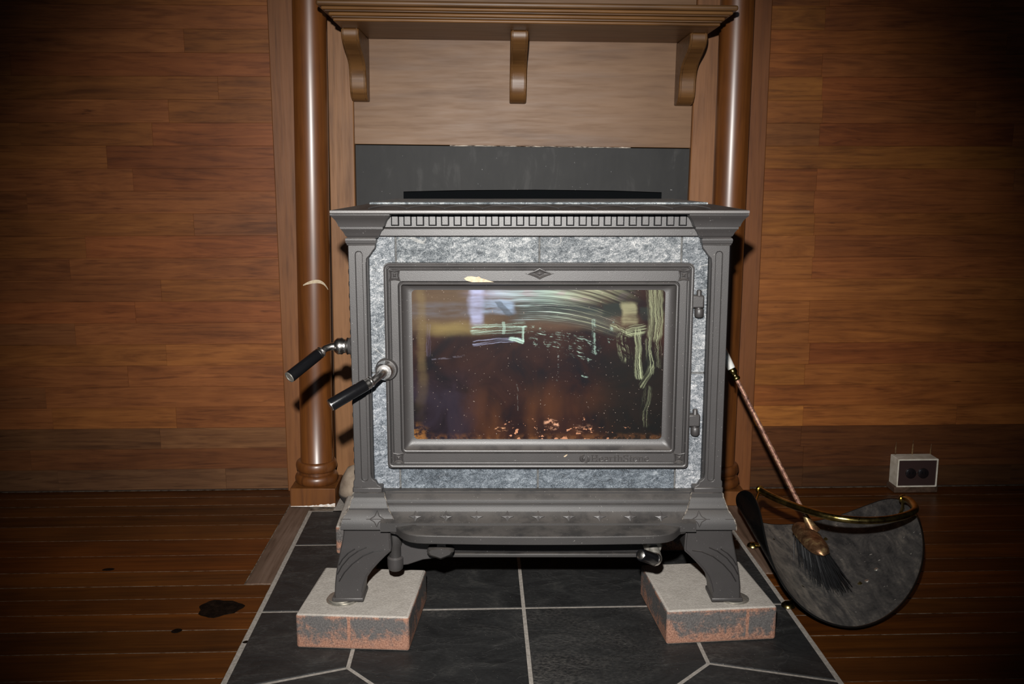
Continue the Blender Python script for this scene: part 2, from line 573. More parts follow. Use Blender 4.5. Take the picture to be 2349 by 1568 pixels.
    stroke(0.195, -0.045, 0.192, -0.105, 0.010, 0.25, oliv, 520, 0.46, 0.64)
    stroke(0.128, 0.070, 0.160, 0.055, 0.006, 0.6, oliv, 700, 0.46, 0.62)
    stroke(-0.036, -0.030, -0.042, -0.080, 0.0010, 0.25, (0.2, 0.21, 0.20), 60, 0.2, 0.5, 0.42)
    stroke(0.034, 0.016, 0.032, -0.028, 0.0020, 0.35, (0.28, 0.32, 0.31), 300, 0.4, 0.6, 0.46)
    stroke(0.078, -0.018, 0.090, -0.020, 0.0022, 0.5, mint, 300, 0.3, 0.6, 0.42)
    stroke(-0.185, 0.012, -0.130, 0.018, 0.002, 0.25, (0.22, 0.21, 0.27), 300, 0.35, 0.6, 0.42)
    stroke(-0.195, 0.070, -0.193, 0.020, 0.006, 0.25, (0.22, 0.20, 0.30), 500, 0.45, 0.62)
    # rust-coloured flecks along the bottom
    fl = n.noise(n.comb(x0_ * 70, 0.0, z0_ * 100), 1.0, 3.0, 0.62)
    rg = z0_.step(-0.085, -0.120) * x0_.step(-0.09, -0.03) * x0_.step(0.205, 0.12)
    c = n.mix((fl + rg * 0.06).step(0.655, 0.68) * rg.step(0.05, 0.4), c, n.mix(fine, (0.26, 0.10, 0.045), (0.55, 0.27, 0.16)))
    stroke(0.016, -0.103, 0.030, -0.109, 0.0105, 1.0, (0.46, 0.24, 0.15), 300, 0.20, 0.40, 0.47)
    stroke(-0.073, -0.1165, -0.058, -0.1165, 0.0050, 1.0, (0.46, 0.23, 0.12), 300, 0.2, 0.45, 0.47)
    stroke(0.070, -0.115, 0.092, -0.113, 0.009, 0.7, (0.28, 0.14, 0.085), 700, 0.40, 0.6, 0.48)
    ed = z0_.step(-0.120, -0.133) * n.noise(n.comb(x0_ * 60, 0.0, z0_ * 60), 1.0, 3.0, 0.6).step(0.42, 0.66)
    c = n.mix(ed * 0.45, c, (0.16, 0.065, 0.022))
    cr = ((x0_ + 0.2225) * (x0_ + 0.2225) + (z0_ + 0.134) * (z0_ + 0.134)).sqrt().step(0.038, 0.006)
    c = n.mix(cr * fl.step(0.40, 0.6) * 0.8, c, (0.28, 0.12, 0.028))
    c = n.mix(n.noise(o, 330.0, 1.0, 0.5).step(0.75, 0.77) * 0.5, c, (0.30, 0.24, 0.20))
    return {'Base Color': c, 'Roughness': 0.4, 'Specular IOR Level': 0.1, 'Coat Weight': 0.8, 'Coat Roughness': 0.06, 'Coat IOR': 1.5}


# ------------------------------------------------------------------ mesh helpers
class MB:
    def __init__(s):
        s.v, s.f = [], []

    def add(s, vs_, fs):
        k = len(s.v)
        s.v += [tuple(p) for p in vs_]
        s.f += [tuple(i + k for i in q) for q in fs]
        return s

    def box(s, x0, x1, y0, y1, z0, z1):
        return s.add([(x0, y0, z0), (x1, y0, z0), (x1, y1, z0), (x0, y1, z0), (x0, y0, z1), (x1, y0, z1), (x1, y1, z1), (x0, y1, z1)],
                     [(0, 3, 2, 1), (4, 5, 6, 7), (0, 1, 5, 4), (1, 2, 6, 5), (2, 3, 7, 6), (3, 0, 4, 7)])

    def cbox(s, x0, x1, y0, y1, z0, z1, c, face='y'):
        """box whose front (-y) or top (+z) face is chamfered by c"""
        if face == 'y':
            L = [[(x0, y1, z0), (x1, y1, z0), (x1, y1, z1), (x0, y1, z1)], [(x0, y0 + c, z0), (x1, y0 + c, z0), (x1, y0 + c, z1), (x0, y0 + c, z1)],
                 [(x0 + c, y0, z0 + c), (x1 - c, y0, z0 + c), (x1 - c, y0, z1 - c), (x0 + c, y0, z1 - c)]]
        else:
            L = [[(x0, y1, z0), (x1, y1, z0), (x1, y0, z0), (x0, y0, z0)], [(x0, y1, z1 - c), (x1, y1, z1 - c), (x1, y0, z1 - c), (x0, y0, z1 - c)],
                 [(x0 + c, y1 - c, z1), (x1 - c, y1 - c, z1), (x1 - c, y0 + c, z1), (x0 + c, y0 + c, z1)]]
        return s.loft(L)

    def loft(s, loops, cap=True, closed=True):
        n = len(loops[0])
        vs_ = [p for l in loops for p in l]
        fs = []
        for i in range(len(loops) - 1):
            for j in range(n if closed else n - 1):
                a, b = i * n + j, i * n + (j + 1) % n
                fs.append((a, b, b + n, a + n))
        if cap:
            fs.append(tuple(reversed(range(n))))
            fs.append(tuple(range((len(loops) - 1) * n, len(loops) * n)))
        return s.add(vs_, fs)

    def lathe(s, prof, origin=(0, 0, 0), axis=(0, 0, 1), seg=28):
        q = Vector(axis).normalized().to_track_quat('Z', 'Y').to_matrix()
        o = Vector(origin)
        L = []
        for r, h in prof:
            L.append([o + q @ Vector((max(r, 1e-5) * math.cos(2 * PI * k / seg), max(r, 1e-5) * math.sin(2 * PI * k / seg), h)) for k in range(seg)])
        return s.loft(L)

    def tube(s, path, r, seg=8, closed=False, rz=None):
        P = [Vector(p) for p in path]
        n = len(P)
        L = []
        up = Vector((0.13, 0.27, 0.95))
        prev = None
        for i in range(n):
            if closed:
                d = P[(i + 1) % n] - P[i - 1]
            else:
                d = P[min(i + 1, n - 1)] - P[max(i - 1, 0)]
            d.normalize()
            a = d.cross(up) if prev is None else prev - d * prev.dot(d)
            a.normalize()
            prev = a
            b = d.cross(a)
            rr = r[i] if isinstance(r, (list, tuple)) else r
            L.append([P[i] + a * rr * math.cos(2 * PI * k / seg) + b * rr * math.sin(2 * PI * k / seg) for k in range(seg)])
        if closed:
            L.append(L[0])
            return s.loft(L, cap=False)
        return s.loft(L)

    def prism(s, poly, a0, a1, axis='y'):
        def mk(u, w, a):
            return {'y': (u, a, w), 'z': (u, w, a), 'x': (a, u, w)}[axis]
        return s.loft([[mk(u, w, a0) for u, w in poly], [mk(u, w, a1) for u, w in poly]])

    def build(s, name, mat, parent=None, smooth=False, bevel=0.0, loc=None, seg=2, cut=30):
        me = bpy.data.meshes.new(name)
        me.from_pydata(s.v, [], s.f)
        bm = bmesh.new()
        bm.from_mesh(me)
        bmesh.ops.remove_doubles(bm, verts=bm.verts, dist=1e-6)
        bmesh.ops.recalc_face_normals(bm, faces=bm.faces)
        bm.to_mesh(me)
        bm.free()
        me.materials.append(MATS[mat])
        return link(name, me, parent, smooth, bevel, loc, seg, cut)


CRISP = {'apron', 'capital', 'base_block', 'neck_ring', 'ash_lip', 'top_plate'}


def link(name, me, parent=None, smooth=False, bevel=0.0, loc=None, seg=2, cut=30):
    if smooth:
        me.shade_smooth()
        me.set_sharp_from_angle(angle=R(22 if name in CRISP else 42))
    o = bpy.data.objects.new(name, me)
    COL.objects.link(o)
    if parent:
        o.parent = parent
    if loc:
        o.location = loc
    if bevel:
        m = o.modifiers.new('bevel', 'BEVEL')
        m.width = bevel
        m.segments = seg
        m.limit_method = 'ANGLE'
        m.angle_limit = R(cut)
        m.harden_normals = False
        if not smooth:
            me.shade_smooth()
            me.set_sharp_from_angle(angle=R(60))
    return o


def plate(name, mat, outer, holes, y0, y1, parent=None, bevel=0.0, axis='y', smooth=False):
    """flat plate with holes: outlines are (u, w) loops"""
    bm = bmesh.new()
    edges = []
    for loop in [outer] + holes:
        vv = [bm.verts.new((u, y0, w) if axis == 'y' else (u, w, y0)) for u, w in loop]
        for i in range(len(vv)):
            edges.append(bm.edges.new((vv[i], vv[(i + 1) % len(vv)])))
    bmesh.ops.triangle_fill(bm, use_beauty=True, use_dissolve=False, edges=edges)
    ret = bmesh.ops.extrude_face_region(bm, geom=list(bm.faces))
    d = Vector((0, y1 - y0, 0)) if axis == 'y' else Vector((0, 0, y1 - y0))
    bmesh.ops.translate(bm, verts=[e for e in ret['geom'] if isinstance(e, bmesh.types.BMVert)], vec=d)
    bmesh.ops.recalc_face_normals(bm, faces=bm.faces)
    me = bpy.data.meshes.new(name)
    bm.to_mesh(me)
    bm.free()
    me.materials.append(MATS[mat])
    return link(name, me, parent, smooth, bevel)


def rrect(x0, x1, z0, z1, r, k=5):
    out = []
    for cx, cz, a0 in ((x1 - r, z1 - r, 0), (x0 + r, z1 - r, 90), (x0 + r, z0 + r, 180), (x1 - r, z0 + r, 270)):
        for i in range(k + 1):
            a = R(a0 + 90 * i / k)
            out.append((cx + r * math.cos(a), cz + r * math.sin(a)))
    return out


def empty(name, loc=(0, 0, 0), rot=(0, 0, 0), parent=None):
    o = bpy.data.objects.new(name, None)
    o.empty_display_size = 0.05
    COL.objects.link(o)
    o.location = loc
    o.rotation_euler = rot
    if parent:
        o.parent = parent
    return o


def tag(o, label, cat, group=None):
    o['label'] = label
    o['category'] = cat
    if group:
        o['group'] = group
    return o


def struct(o, label=None):
    o['kind'] = 'structure'
    if label:
        o['label'] = label
    return o


def clone(o, parent, loc=None):
    c = o.copy()
    COL.objects.link(c)
    c.parent = parent
    if loc is not None:
        c.location = loc
    return c


def arc(cx, cz, r, a0, a1, n=10):
    return [(cx + r * math.cos(R(a0 + (a1 - a0) * i / n)), cz + r * math.sin(R(a0 + (a1 - a0) * i / n))) for i in range(n + 1)]


# ------------------------------------------------------------------ floor
floor = struct(MB().box(-2.3, 2.4, -4.2, 2.55, -0.06, -0.0027).build('floor', 'seam_dust'), 'dark varnished plank floor with dusty seams')
HXL, HXR, HY0 = -0.437, 0.604, 1.20


def plank(x0, x1, y0, y1, z=-0.002):
    o = MB().cbox(x0, x1, y0, y1, -0.02, z + random.uniform(-0.0003, 0.0003), 0.0008, 'z').build('plank', 'floor_wood', floor)
    b = random.uniform(0.75, 1.25)
    w = random.uniform(0.9, 1.12)
    o.color = (b * w, b, b / w, 1)
    return o


rowsL = [2.446, 2.392, 2.330, 2.257, 2.188, 2.098, 2.005, 1.919, 1.846, 1.785, 1.719, 1.651, 1.567, 1.477, 1.397, 1.318, 1.238, 1.2]
rowsR = [2.411, 2.345, 2.265, 2.184, 2.089, 2.010, 1.929, 1.862, 1.802, 1.737, 1.671, 1.590, 1.509, 1.430, 1.350, 1.272, 1.2]
for a, b in zip(rowsL, rowsL[1:]):
    xr = -0.493 if b >= 1.84 else HXL
    if b > 2.3:
        xr = -0.47
    plank(-2.25, xr - 0.0012, b + 0.0011, a - 0.0011)
for a, b in zip(rowsR, rowsR[1:]):
    xl = 0.672 if b >= 1.85 else HXR
    plank(xl + 0.0012, 2.35, b + 0.0011, a - 0.0011)
yy = 1.2
while yy > -4.0:
    plank(-2.25, 2.35, yy - 0.079, yy - 0.0022)
    yy -= 0.08
fb = MB().cbox(-0.4925, -0.4385, 1.8475, 2.32, -0.02, -0.0012, 0.0012, 'z').build('filler_board', 'filler_wood', floor)
fb.color = (1.5, 1.6, 1.7, 1)
fb['label'] = 'dusty grey-brown board along left edge of the hearth'
fb2 = MB().cbox(0.6055, 0.6705, 1.864, 2.29, -0.02, -0.0012, 0.0012, 'z').build('filler_board', 'filler_wood', floor)
fb2.color = (1.5, 1.55, 1.6, 1)
fb2['label'] = 'dusty grey-brown board along right edge of the hearth'
# burnt knot in a plank, left of the hearth
m = MB()
pts = []
for k in range(28):
    a = 2 * PI * k / 28
    rr = 1 + 0.10 * math.sin(3 * a + 1) + 0.06 * math.sin(7 * a)
    pts.append((-0.515 + 0.042 * rr * math.cos(a), 1.738 + 0.036 * rr * math.sin(a)))
m.prism(pts, -0.004, -0.0008, 'z')
o = m.build('scorch_mark', 'scorched_wood', floor)
o['label'] = 'black burnt oval mark in the floor planks left of the hearth'
for (kx, ky, ka, kb) in ((-0.805, 1.932, 0.012, 0.006), (-0.57, 1.648, 0.009, 0.008), (-0.43, 1.60, 0.006, 0.005)):
    m = MB()
    m.prism([(kx + ka * (1 + 0.2 * math.sin(2 * t)) * math.cos(t), ky + kb * math.sin(t)) for t in [2 * PI * i / 12 for i in range(12)]], -0.004, -0.0011, 'z')
    m.build('knot', 'scorched_wood', floor)

# ------------------------------------------------------------------ walls of horizontal boards
ROW = 0.0566
wall_l = struct(MB().box(-2.3, -0.45, 2.452, 2.55, -0.06, 2.4).build('wall_left', 'wall_gap'), 'dark stained wall of narrow horizontal boards left of the fireplace')
wall_r = struct(MB().box(0.66, 2.4, 2.417, 2.55, -0.06, 2.4).build('wall_right', 'wall_gap'), 'dark stained wall of narrow horizontal boards right of the fireplace')
struct(MB().box(-0.44, 0.655, 2.492, 2.55, -0.06, 2.4).build('wall_center', 'wall_gap'), 'chimney breast behind the mantelpiece')


def tint(kind, row):
    b = random.uniform(0.84, 1.08)
    h = random.choice((0, 0, 0, 1, 1, 2, 3))
    c = [(1.0, 0.98, 1.0), (1.06, 1.08, 0.95), (1.0, 0.90, 0.90), (0.88, 0.92, 1.05)][h]
    c = [x * b for x in c]
    if kind == 'L':
        if row == 0:
            c = [0.50 * b, 0.68 * b, 1.05 * b]
        elif row == 1:
            c = [0.58 * b, 0.60 * b, 0.70 * b]
        elif row == 2:
            c = [0.62 * b, 0.78 * b, 1.05 * b]
    else:
        if row == 0:
            c = [0.34 * b, 0.40 * b, 0.50 * b]
        elif row in (1, 2):
            c = [0.42 * b, 0.42 * b, 0.45 * b]
        elif row == 3:
            c = [1.15 * b, 1.12 * b, 0.9 * b]
        else:
            c = [c[0], c[1] * 0.94, c[2] * 0.85]
    return (c[0], c[1], c[2], 1)


def wall_rows(kind, wall, xa, xb, yf, joint=None):
    for i in range(26):
        z0, z1 = i * ROW + 0.002, (i + 1) * ROW + 0.002
        cuts = [xa]
        if kind == 'L':
            x = xb - random.uniform(0.12, 0.75)
            cs = []
            while x > xa + 0.2:
                cs.append(x)
                x -= random.uniform(0.3, 0.9)
            cuts += sorted(cs)
        else:
            if i % 11 not in (9, 4) or i < 3:
                cuts.append(joint + random.uniform(-0.006, 0.006))
            x = joint + random.uniform(0.35, 0.95)
            while x < xb - 0.2:
                cuts.append(x)
                x += random.uniform(0.4, 1.0)
        cuts.append(xb)
        for j, (a, b) in enumerate(zip(cuts, cuts[1:])):
            g = random.uniform(-0.0004, 0.0004)
            o = MB().cbox(a + 0.00015, b - 0.00015, yf + g, yf + 0.008, z0 + 0.00015, z1 - 0.00015, 0.0003).build('wall_board', 'wall_wood', wall)
            c = tint(kind, i)
            if kind == 'R' and j == 0 and i > 2 and len(cuts) > 2:
                c = (c[0] * 1.12, c[1] * 1.22, c[2] * 1.1, 1)
            o.color = c


wall_rows('L', wall_l, -2.28, -0.5215, 2.445)
wall_rows('R', wall_r, 0.727, 2.38, 2.410, 0.866)

for nm, x0, x1, yf in (('trim_1', -0.5205, -0.395, 2.436), ('trim_2', 0.655, 0.726, 2.401)):
    m = MB().cbox(x0, x1, yf, 2.47, -0.004, 1.9, 0.002)
    o = struct(m.build(nm, 'upright_wood'), 'plain vertical wooden trim board beside %s column' % ('the left' if x0 < 0 else 'the right'))
    o.color = (0.72, 0.56, 0.40, 1) if x0 < 0 else (0.66, 0.48, 0.34, 1)

# room side behind the camera: a plastered wall with a glazed garden door, seen only as a reflection
wb = struct(MB().box(-2.3, -1.0, -4.3, -4.2, -0.06, 2.4).box(1.1, 2.4, -4.3, -4.2, -0.06, 2.4).box(-1.0, 1.1, -4.3, -4.2, 2.1, 2.4).build('wall_rear', 'plaster'), 'plastered wall opposite the fireplace')
win = struct(empty('window_1', (0.05, -4.24, 0.0)), 'glazed garden doors opposite the fireplace')
m = MB()
for x in (-1.05, -0.53, -0.02, 0.50, 1.0):
    m.box(x, x + 0.05, -0.02, 0.02, 0, 2.1)
for z in (0.0, 1.0, 2.05):
    m.box(-1.05, 1.05, -0.018, 0.018, z, z + (0.12 if z == 0 else 0.05))
m.build('window_frame', 'plaster', win)
for x in (-1.0, -0.48, 0.03, 0.55):
    for z, h in ((0.12, 0.88), (1.05, 1.0)):
        MB().box(x, x + 0.45, -0.004, 0.004, z, z + h).build('pane', 'daylight_pane', win)

# ------------------------------------------------------------------ hearth of slate tiles
hearth = empty('hearth', (0, 0, 0))
tag(hearth, 'hearth of black slate tiles with pale grout lines under the stove', 'hearth')
MB().box(HXL, HXR, HY0, 2.275, -0.02, -0.0014).box(-0.375, 0.545, 2.27, 2.46, -0.02, -0.0014).build('grout_bed', 'grout', hearth)
G = 0.0036
X = [-0.431, -0.2315, 0.0815, 0.3925, 0.598]


def inset(poly, d):
    n = len(poly)
    out = []
    for i in range(n):
        p0, p1, p2 = [Vector(poly[(i + k) % n]) for k in (-1, 0, 1)]
        e1, e2 = (p1 - p0).normalized(), (p2 - p1).normalized()
        n1, n2 = Vector((-e1.y, e1.x)), Vector((-e2.y, e2.x))
        b = (n1 + n2)
        b = b / max(b.dot(n1), 0.3) if b.length > 1e-6 else n1
        out.append(tuple(p1 + b * d))
    return out


def tile(poly):
    ar = sum(poly[i][0] * poly[(i + 1) % len(poly)][1] - poly[(i + 1) % len(poly)][0] * poly[i][1] for i in range(len(poly)))
    if ar < 0:
        poly = poly[::-1]
    p = inset(poly, G)
    q = inset(poly, G + 0.0013)
    t = random.uniform(-0.0003, 0.0003)
    m = MB().loft([[(u, w, -0.02) for u, w in p], [(u, w, -0.0010) for u, w in p], [(u, w, t) for u, w in q]])
    m.build('tile', 'slate', hearth)


for a, b in zip(X, X[1:]):
    tile([(a, 1.7165), (b, 1.7165), (b, 2.050), (a, 2.050)])
    tile([(a, 2.050), (b, 2.050), (b, 2.272), (a, 2.272)])
V1, V2 = (-0.2318, 1.5012), (0.3930, 1.4945)
tile([(X[0], 1.7165), (X[0], 1.430), V1, (X[1], 1.7165)])
tile([(X[4], 1.7165), (X[4], 1.428), V2, (X[3], 1.7165)])
tile([(X[1], 1.7165), V1, (-0.032, 1.275), (X[2], 1.275), (X[2], 1.7165)])
tile([(X[3], 1.7165), V2, (0.1735, 1.275), (X[2], 1.275), (X[2], 1.7165)])
tile([(X[0], 1.430), (X[0], 1.206), (-0.032, 1.206), (-0.032, 1.275), V1])
tile([(X[4], 1.428), (X[4], 1.206), (0.1735, 1.206), (0.1735, 1.275), V2])
tile([(-0.032, 1.206), (0.1735, 1.206), (0.1735, 1.275), (-0.032, 1.275)])

# ------------------------------------------------------------------ concrete pavers
def paver(cx, cy, rz, label, group='concrete pavers under the stove legs', w=0.204, d=0.206):
    m = MB().box(-w / 2, w / 2, -d / 2, d / 2, 0.0, 0.065)
    o = m.build('paver', 'paver_concrete', None, False, 0.005, (cx, cy, 0.0004), 3)
    o.rotation_euler = (0, 0, R(rz))
    return tag(o, label, 'paver', group)


paver(-0.2215, 1.6635, -5.5, 'worn red and grey concrete paver under front left stove leg')
paver(0.4275, 1.6685, 3.5, 'worn red and grey concrete paver under front right stove leg')
paver(-0.225, 2.098, 1, 'dusty concrete paver under rear left stove leg')
paver(0.452, 2.085, -2, 'dusty concrete paver under rear right stove leg')

# ------------------------------------------------------------------ mantelpiece
mp = empty('mantelpiece', (0.085, 2.43, 0), (0, R(0.65), R(-1.3)))
mp.rotation_mode = 'XYZ'
mp.matrix_world = Matrix.Translation((0.085, 2.43, 0)) @ Matrix.Rotation(R(-1.3), 4, 'Z') @ Matrix.Rotation(R(0.65), 4, 'Y')
tag(mp, 'brown wooden mantelpiece with shelf, three brackets and two round columns', 'mantelpiece')
o = MB().cbox(-0.412, 0.442, 0.0, 0.02, 0.9075, 1.30, 0.001).build('panel', 'panel_wood', mp)
o['label'] = 'light brown flat wooden panel under the shelf'
o = MB().cbox(-0.474, -0.4105, -0.012, 0.02, -0.0045, 1.30, 0.002).build('stile', 'upright_wood', mp)
o.color = (1, 0.97, 0.92, 1)
o = MB().cbox(0.4420, 0.504, -0.012, 0.02, 0.0065, 1.30, 0.002).build('stile', 'upright_wood', mp)
o.color = (0.95, 0.85, 0.76, 1)
MB().box(-0.60, 0.645, 0.004, 0.02, 1.19, 1.7).build('overmantel', 'mantel_wood', mp)
# worn bare edge below the panel
m = MB()
n_ = 40
top = [(-0.17 + 0.46 * i / n_, 0.9072 + random.uniform(0.0, 0.0012)) for i in range(n_ + 1)]
bot = [(-0.17 + 0.46 * i / n_, 0.9062 - random.uniform(0.0, 0.0012)) for i in range(n_ + 1)]
m.prism(top + bot[::-1], -0.0015, 0.006)
m.build('worn_edge', 'worn_wood', mp)

# mantel shelf: board with a stepped moulding in front and at both ends
shelf = empty('shelf', parent=mp)


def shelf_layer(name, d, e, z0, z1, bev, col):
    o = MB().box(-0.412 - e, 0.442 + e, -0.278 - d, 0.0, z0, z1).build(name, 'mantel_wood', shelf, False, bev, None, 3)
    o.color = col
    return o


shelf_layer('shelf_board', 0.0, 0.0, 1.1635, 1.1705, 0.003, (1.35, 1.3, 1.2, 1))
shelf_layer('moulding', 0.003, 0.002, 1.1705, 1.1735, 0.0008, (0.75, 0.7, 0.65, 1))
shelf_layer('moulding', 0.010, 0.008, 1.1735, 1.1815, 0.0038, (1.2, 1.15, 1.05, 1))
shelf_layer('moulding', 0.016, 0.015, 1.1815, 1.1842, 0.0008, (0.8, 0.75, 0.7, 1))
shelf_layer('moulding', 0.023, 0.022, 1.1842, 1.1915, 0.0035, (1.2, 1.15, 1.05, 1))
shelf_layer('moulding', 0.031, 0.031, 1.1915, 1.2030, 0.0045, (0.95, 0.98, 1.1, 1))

# S-curved brackets
def bracket(xc):
    prof = [(0.0, 1.1635), (-0.176, 1.1635), (-0.178, 1.150), (-0.172, 1.140), (-0.158, 1.130), (-0.138, 1.121), (-0.112, 1.112), (-0.090, 1.103),
            (-0.075, 1.092), (-0.066, 1.078), (-0.063, 1.062), (-0.062, 1.045), (-0.058, 1.030), (-0.047, 1.018), (-0.032, 1.012), (0.0, 1.011)]
    m = MB()
    w = 0.0205
    m.loft([[(xc + s * w, y, z) for y, z in prof] for s in (-1, 1)])
    b = m.build('bracket', 'mantel_wood', mp, False, 0.003, None, 2, 50)
    b.color = (1.0, 0.95, 0.85, 1)
    for s in (-1, 1):
        path = [(xc + s * 0.0155, y - 0.0002, z) for y, z in prof[1:-1]]
        MB().tube(path, 0.0011, 6).build('bracket_bead', 'mantel_wood', b)
    return b


for xc in (-0.391, 0.0005, 0.416):
    bracket(xc)


# columns: shaft, two rings, plinth
def column(xb, xt, zb, yc=-0.085):
    root = empty('column', parent=mp)
    m = MB()
    L = []
    for h, r in ((0.098, 0.0425), (0.10, 0.0410), (0.30, 0.0410), (0.9, 0.0410), (1.3, 0.0405), (1.75, 0.040)):
        xx = xb + (xt - xb) * h / 1.0
        L.append([(xx + r * math.cos(2 * PI * k / 40), yc + r * math.sin(2 * PI * k / 40), h) for k in range(40)])
    m.loft(L)
    m.build('shaft', 'column_wood', root, True)

    def ring(z0, z1, r0, r1, neck):
        pr = [(neck, z0)] + [(r0 + (r1 - r0) * math.sin(PI * i / 12), z0 + (z1 - z0) * (0.5 - 0.5 * math.cos(PI * i / 12))) for i in range(13)] + [(neck, z1)]
        o = MB().lathe(pr, (xb, yc, 0), (0, 0, 1), 40).build('base_ring', 'column_wood', root, True)
        o.color = (0.9, 0.9, 0.95, 1)
    ring(0.0775, 0.1035, 0.046, 0.0525, 0.03)
    o = MB().lathe([(0.0445, 0.066), (0.0445, 0.080)], (xb, yc, 0), (0, 0, 1), 40).build('base_neck', 'column_wood', root, True)
    ring(0.0435, 0.0705, 0.046, 0.0555, 0.03)
    o = MB().box(xb - 0.0575, xb + 0.0575, yc - 0.0595, yc + 0.056, zb, 0.0445).build('plinth', 'upright_wood', root, False, 0.0015)
    o.color = (0.62, 0.46, 0.25, 1)
    return root


cl = column(-0.5115, -0.5025, -0.0050)
cr = column(0.5345, 0.5250, 0.0065)
# bare white paint line along the foot of the left plinth
m = MB()
n_ = 26
t_ = [(-0.568 + 0.113 * i / n_, -0.0025 + 0.005 * (i / n_) ** 2 + random.uniform(0, 0.0045) * (i / n_)) for i in range(n_ + 1)]
m.prism(t_ + [(-0.455, -0.0040), (-0.568, -0.0040)], -0.1449, -0.142)
m.build('paint_chip', 'white_paint_chip', cl)
for (z, a, w) in ((0.610, 0, 1), (0.985, -60, 0.4)):
    # scuffed pale scar on the left shaft
    pass
m = MB()
L1, L2 = [], []
for i in range(15):
    a = R(-118 + 95 * i / 14)
    hgt = 0.561 + 0.010 * math.sin(PI * i / 14) - 0.012 * max(0, (i - 8) / 6) ** 2
    wd = 0.0035 * math.sin(PI * (i + 0.7) / 15.4) + 0.0008
    xx = -0.5115 + 0.009 * 0.56
    for LL, dz in ((L1, -wd), (L2, wd)):
        LL.append((xx + 0.0415 * math.cos(a), -0.085 + 0.0415 * math.sin(a), hgt + dz))
m.loft([L1, L2], cap=False, closed=False)
o = m.build('scar', 'cream_flake', cl)
o.modifiers.new('t', 'SOLIDIFY').thickness = 0.0006

# ------------------------------------------------------------------ black metal fireplace cover with slot
cov = empty('fireplace_cover', (0.085, 2.43, 0))
cov.matrix_world = mp.matrix_world.copy()
tag(cov, 'black painted metal sheet closing the fireplace opening behind the stove', 'fireplace cover')
plate('sheet', 'black_sheet', [(-0.4095, -0.003), (0.4412, 0.0065), (0.4412, 0.9055), (-0.4095, 0.9055)], [[(-0.289, 0.50), (0.374, 0.50), (0.374, 0.7955), (0.25, 0.7985), (0.05, 0.7985), (-0.15, 0.795), (-0.289, 0.790)]], 0.004, 0.0065, cov)
MB().box(-0.33, 0.40, 0.026, 0.03, 0.46, 0.83).build('opening_shade', 'shade_black', cov)  # black sheet standing in for the shade behind the slot

# dusty rounded stone next to the left plinth
m = MB()
pr = [(0.0, 0.0), (0.028, 0.0), (0.033, 0.010), (0.0395, 0.022), (0.0395, 0.030), (0.036, 0.050), (0.028, 0.072), (0.016, 0.092), (0.0, 0.100)]
m.lathe(pr, (0, 0, 0), (0, 0, 1), 24)
o = m.build('hearth_stone', 'dusty_stone', None, True)
o.location = (-0.3295, 2.34, -0.001)
o.scale = (1, 1.2, 1)
tag(o, 'dusty beige rounded stone behind the stove beside the left column plinth', 'stone')

# ------------------------------------------------------------------ wood stove (local frame: x right, y back, z up from hearth)
stove = empty('wood_stove', (0.1, 1.5725, 0.0), (R(-0.45), 0, R(-2.0)))
tag(stove, 'dark cast iron wood stove with grey soapstone panels and glass door', 'stove')


def sq(prof, cx, cy, mat, name, parent, bev=0.0012):
    """four-sided stack of mitred mouldings: (half width, z)"""
    m = MB()
    m.loft([[(cx - h, cy - h, z), (cx + h, cy - h, z), (cx + h, cy + h, z), (cx - h, cy + h, z)] for h, z in prof])
    return m.build(name, mat, parent, True)


# body
body = MB().box(-0.305, 0.305, 0.062, 0.43, 0.215, 0.772).build('firebox_body', 'dark_iron', stove, False, 0.002)
plate('stone_backing', 'stone_cement', [(-0.306, 0.262), (0.306, 0.262), (0.306, 0.734), (-0.306, 0.734)], [[(-0.225, 0.365), (0.225, 0.365), (0.225, 0.642), (-0.225, 0.642)]], 0.0535, 0.063, stove)
for sx in (-1, 1):
    x0, x1 = (-0.312, -0.304) if sx < 0 else (0.304, 0.312)
    for z0, z1 in ((0.28, 0.4885), (0.491, 0.732)):
        o = MB().box(x0, x1, 0.085, 0.405, z0, z1).build('side_stone', 'soapstone', stove)

# soapstone front panels
def stone(x0, x1, z0, z1, c=(1, 1, 1)):
    g = 0.0016
    o = MB().cbox(x0 + g, x1 - g, 0.050, 0.0535, z0 + g, z1 - g, 0.0008).build('soapstone_panel', 'soapstone', stove)
    o.color = tuple(c) + (1,)


stone(-0.304, -0.2485, 0.4895, 0.733, (1.08, 1.08, 1.08))
stone(-0.304, -0.2485, 0.264, 0.4895, (0.90, 0.93, 0.98))
stone(0.2485, 0.304, 0.4895, 0.733, (0.95, 0.95, 0.95))
stone(0.2485, 0.304, 0.264, 0.4895, (0.98, 0.98, 1.0))
stone(-0.2485, 0.0015, 0.660, 0.733, (0.98, 0.98, 0.96))
stone(0.0015, 0.2485, 0.660, 0.733, (0.98, 0.97, 0.95))
stone(-0.2485, 0.0005, 0.264, 0.345, (0.52, 0.58, 0.64))
stone(0.0005, 0.2485, 0.264, 0.345, (0.52, 0.58, 0.64))

# top plate with sloping border, soapstone slab and scallops
m = MB()


def rl(d, z, b=None):
    x, y0, y1 = 0.3505 - d, d, 0.475 - d
    return [(-x, y0, z), (x, y0, z), (x, y1, z), (-x, y1, z)]


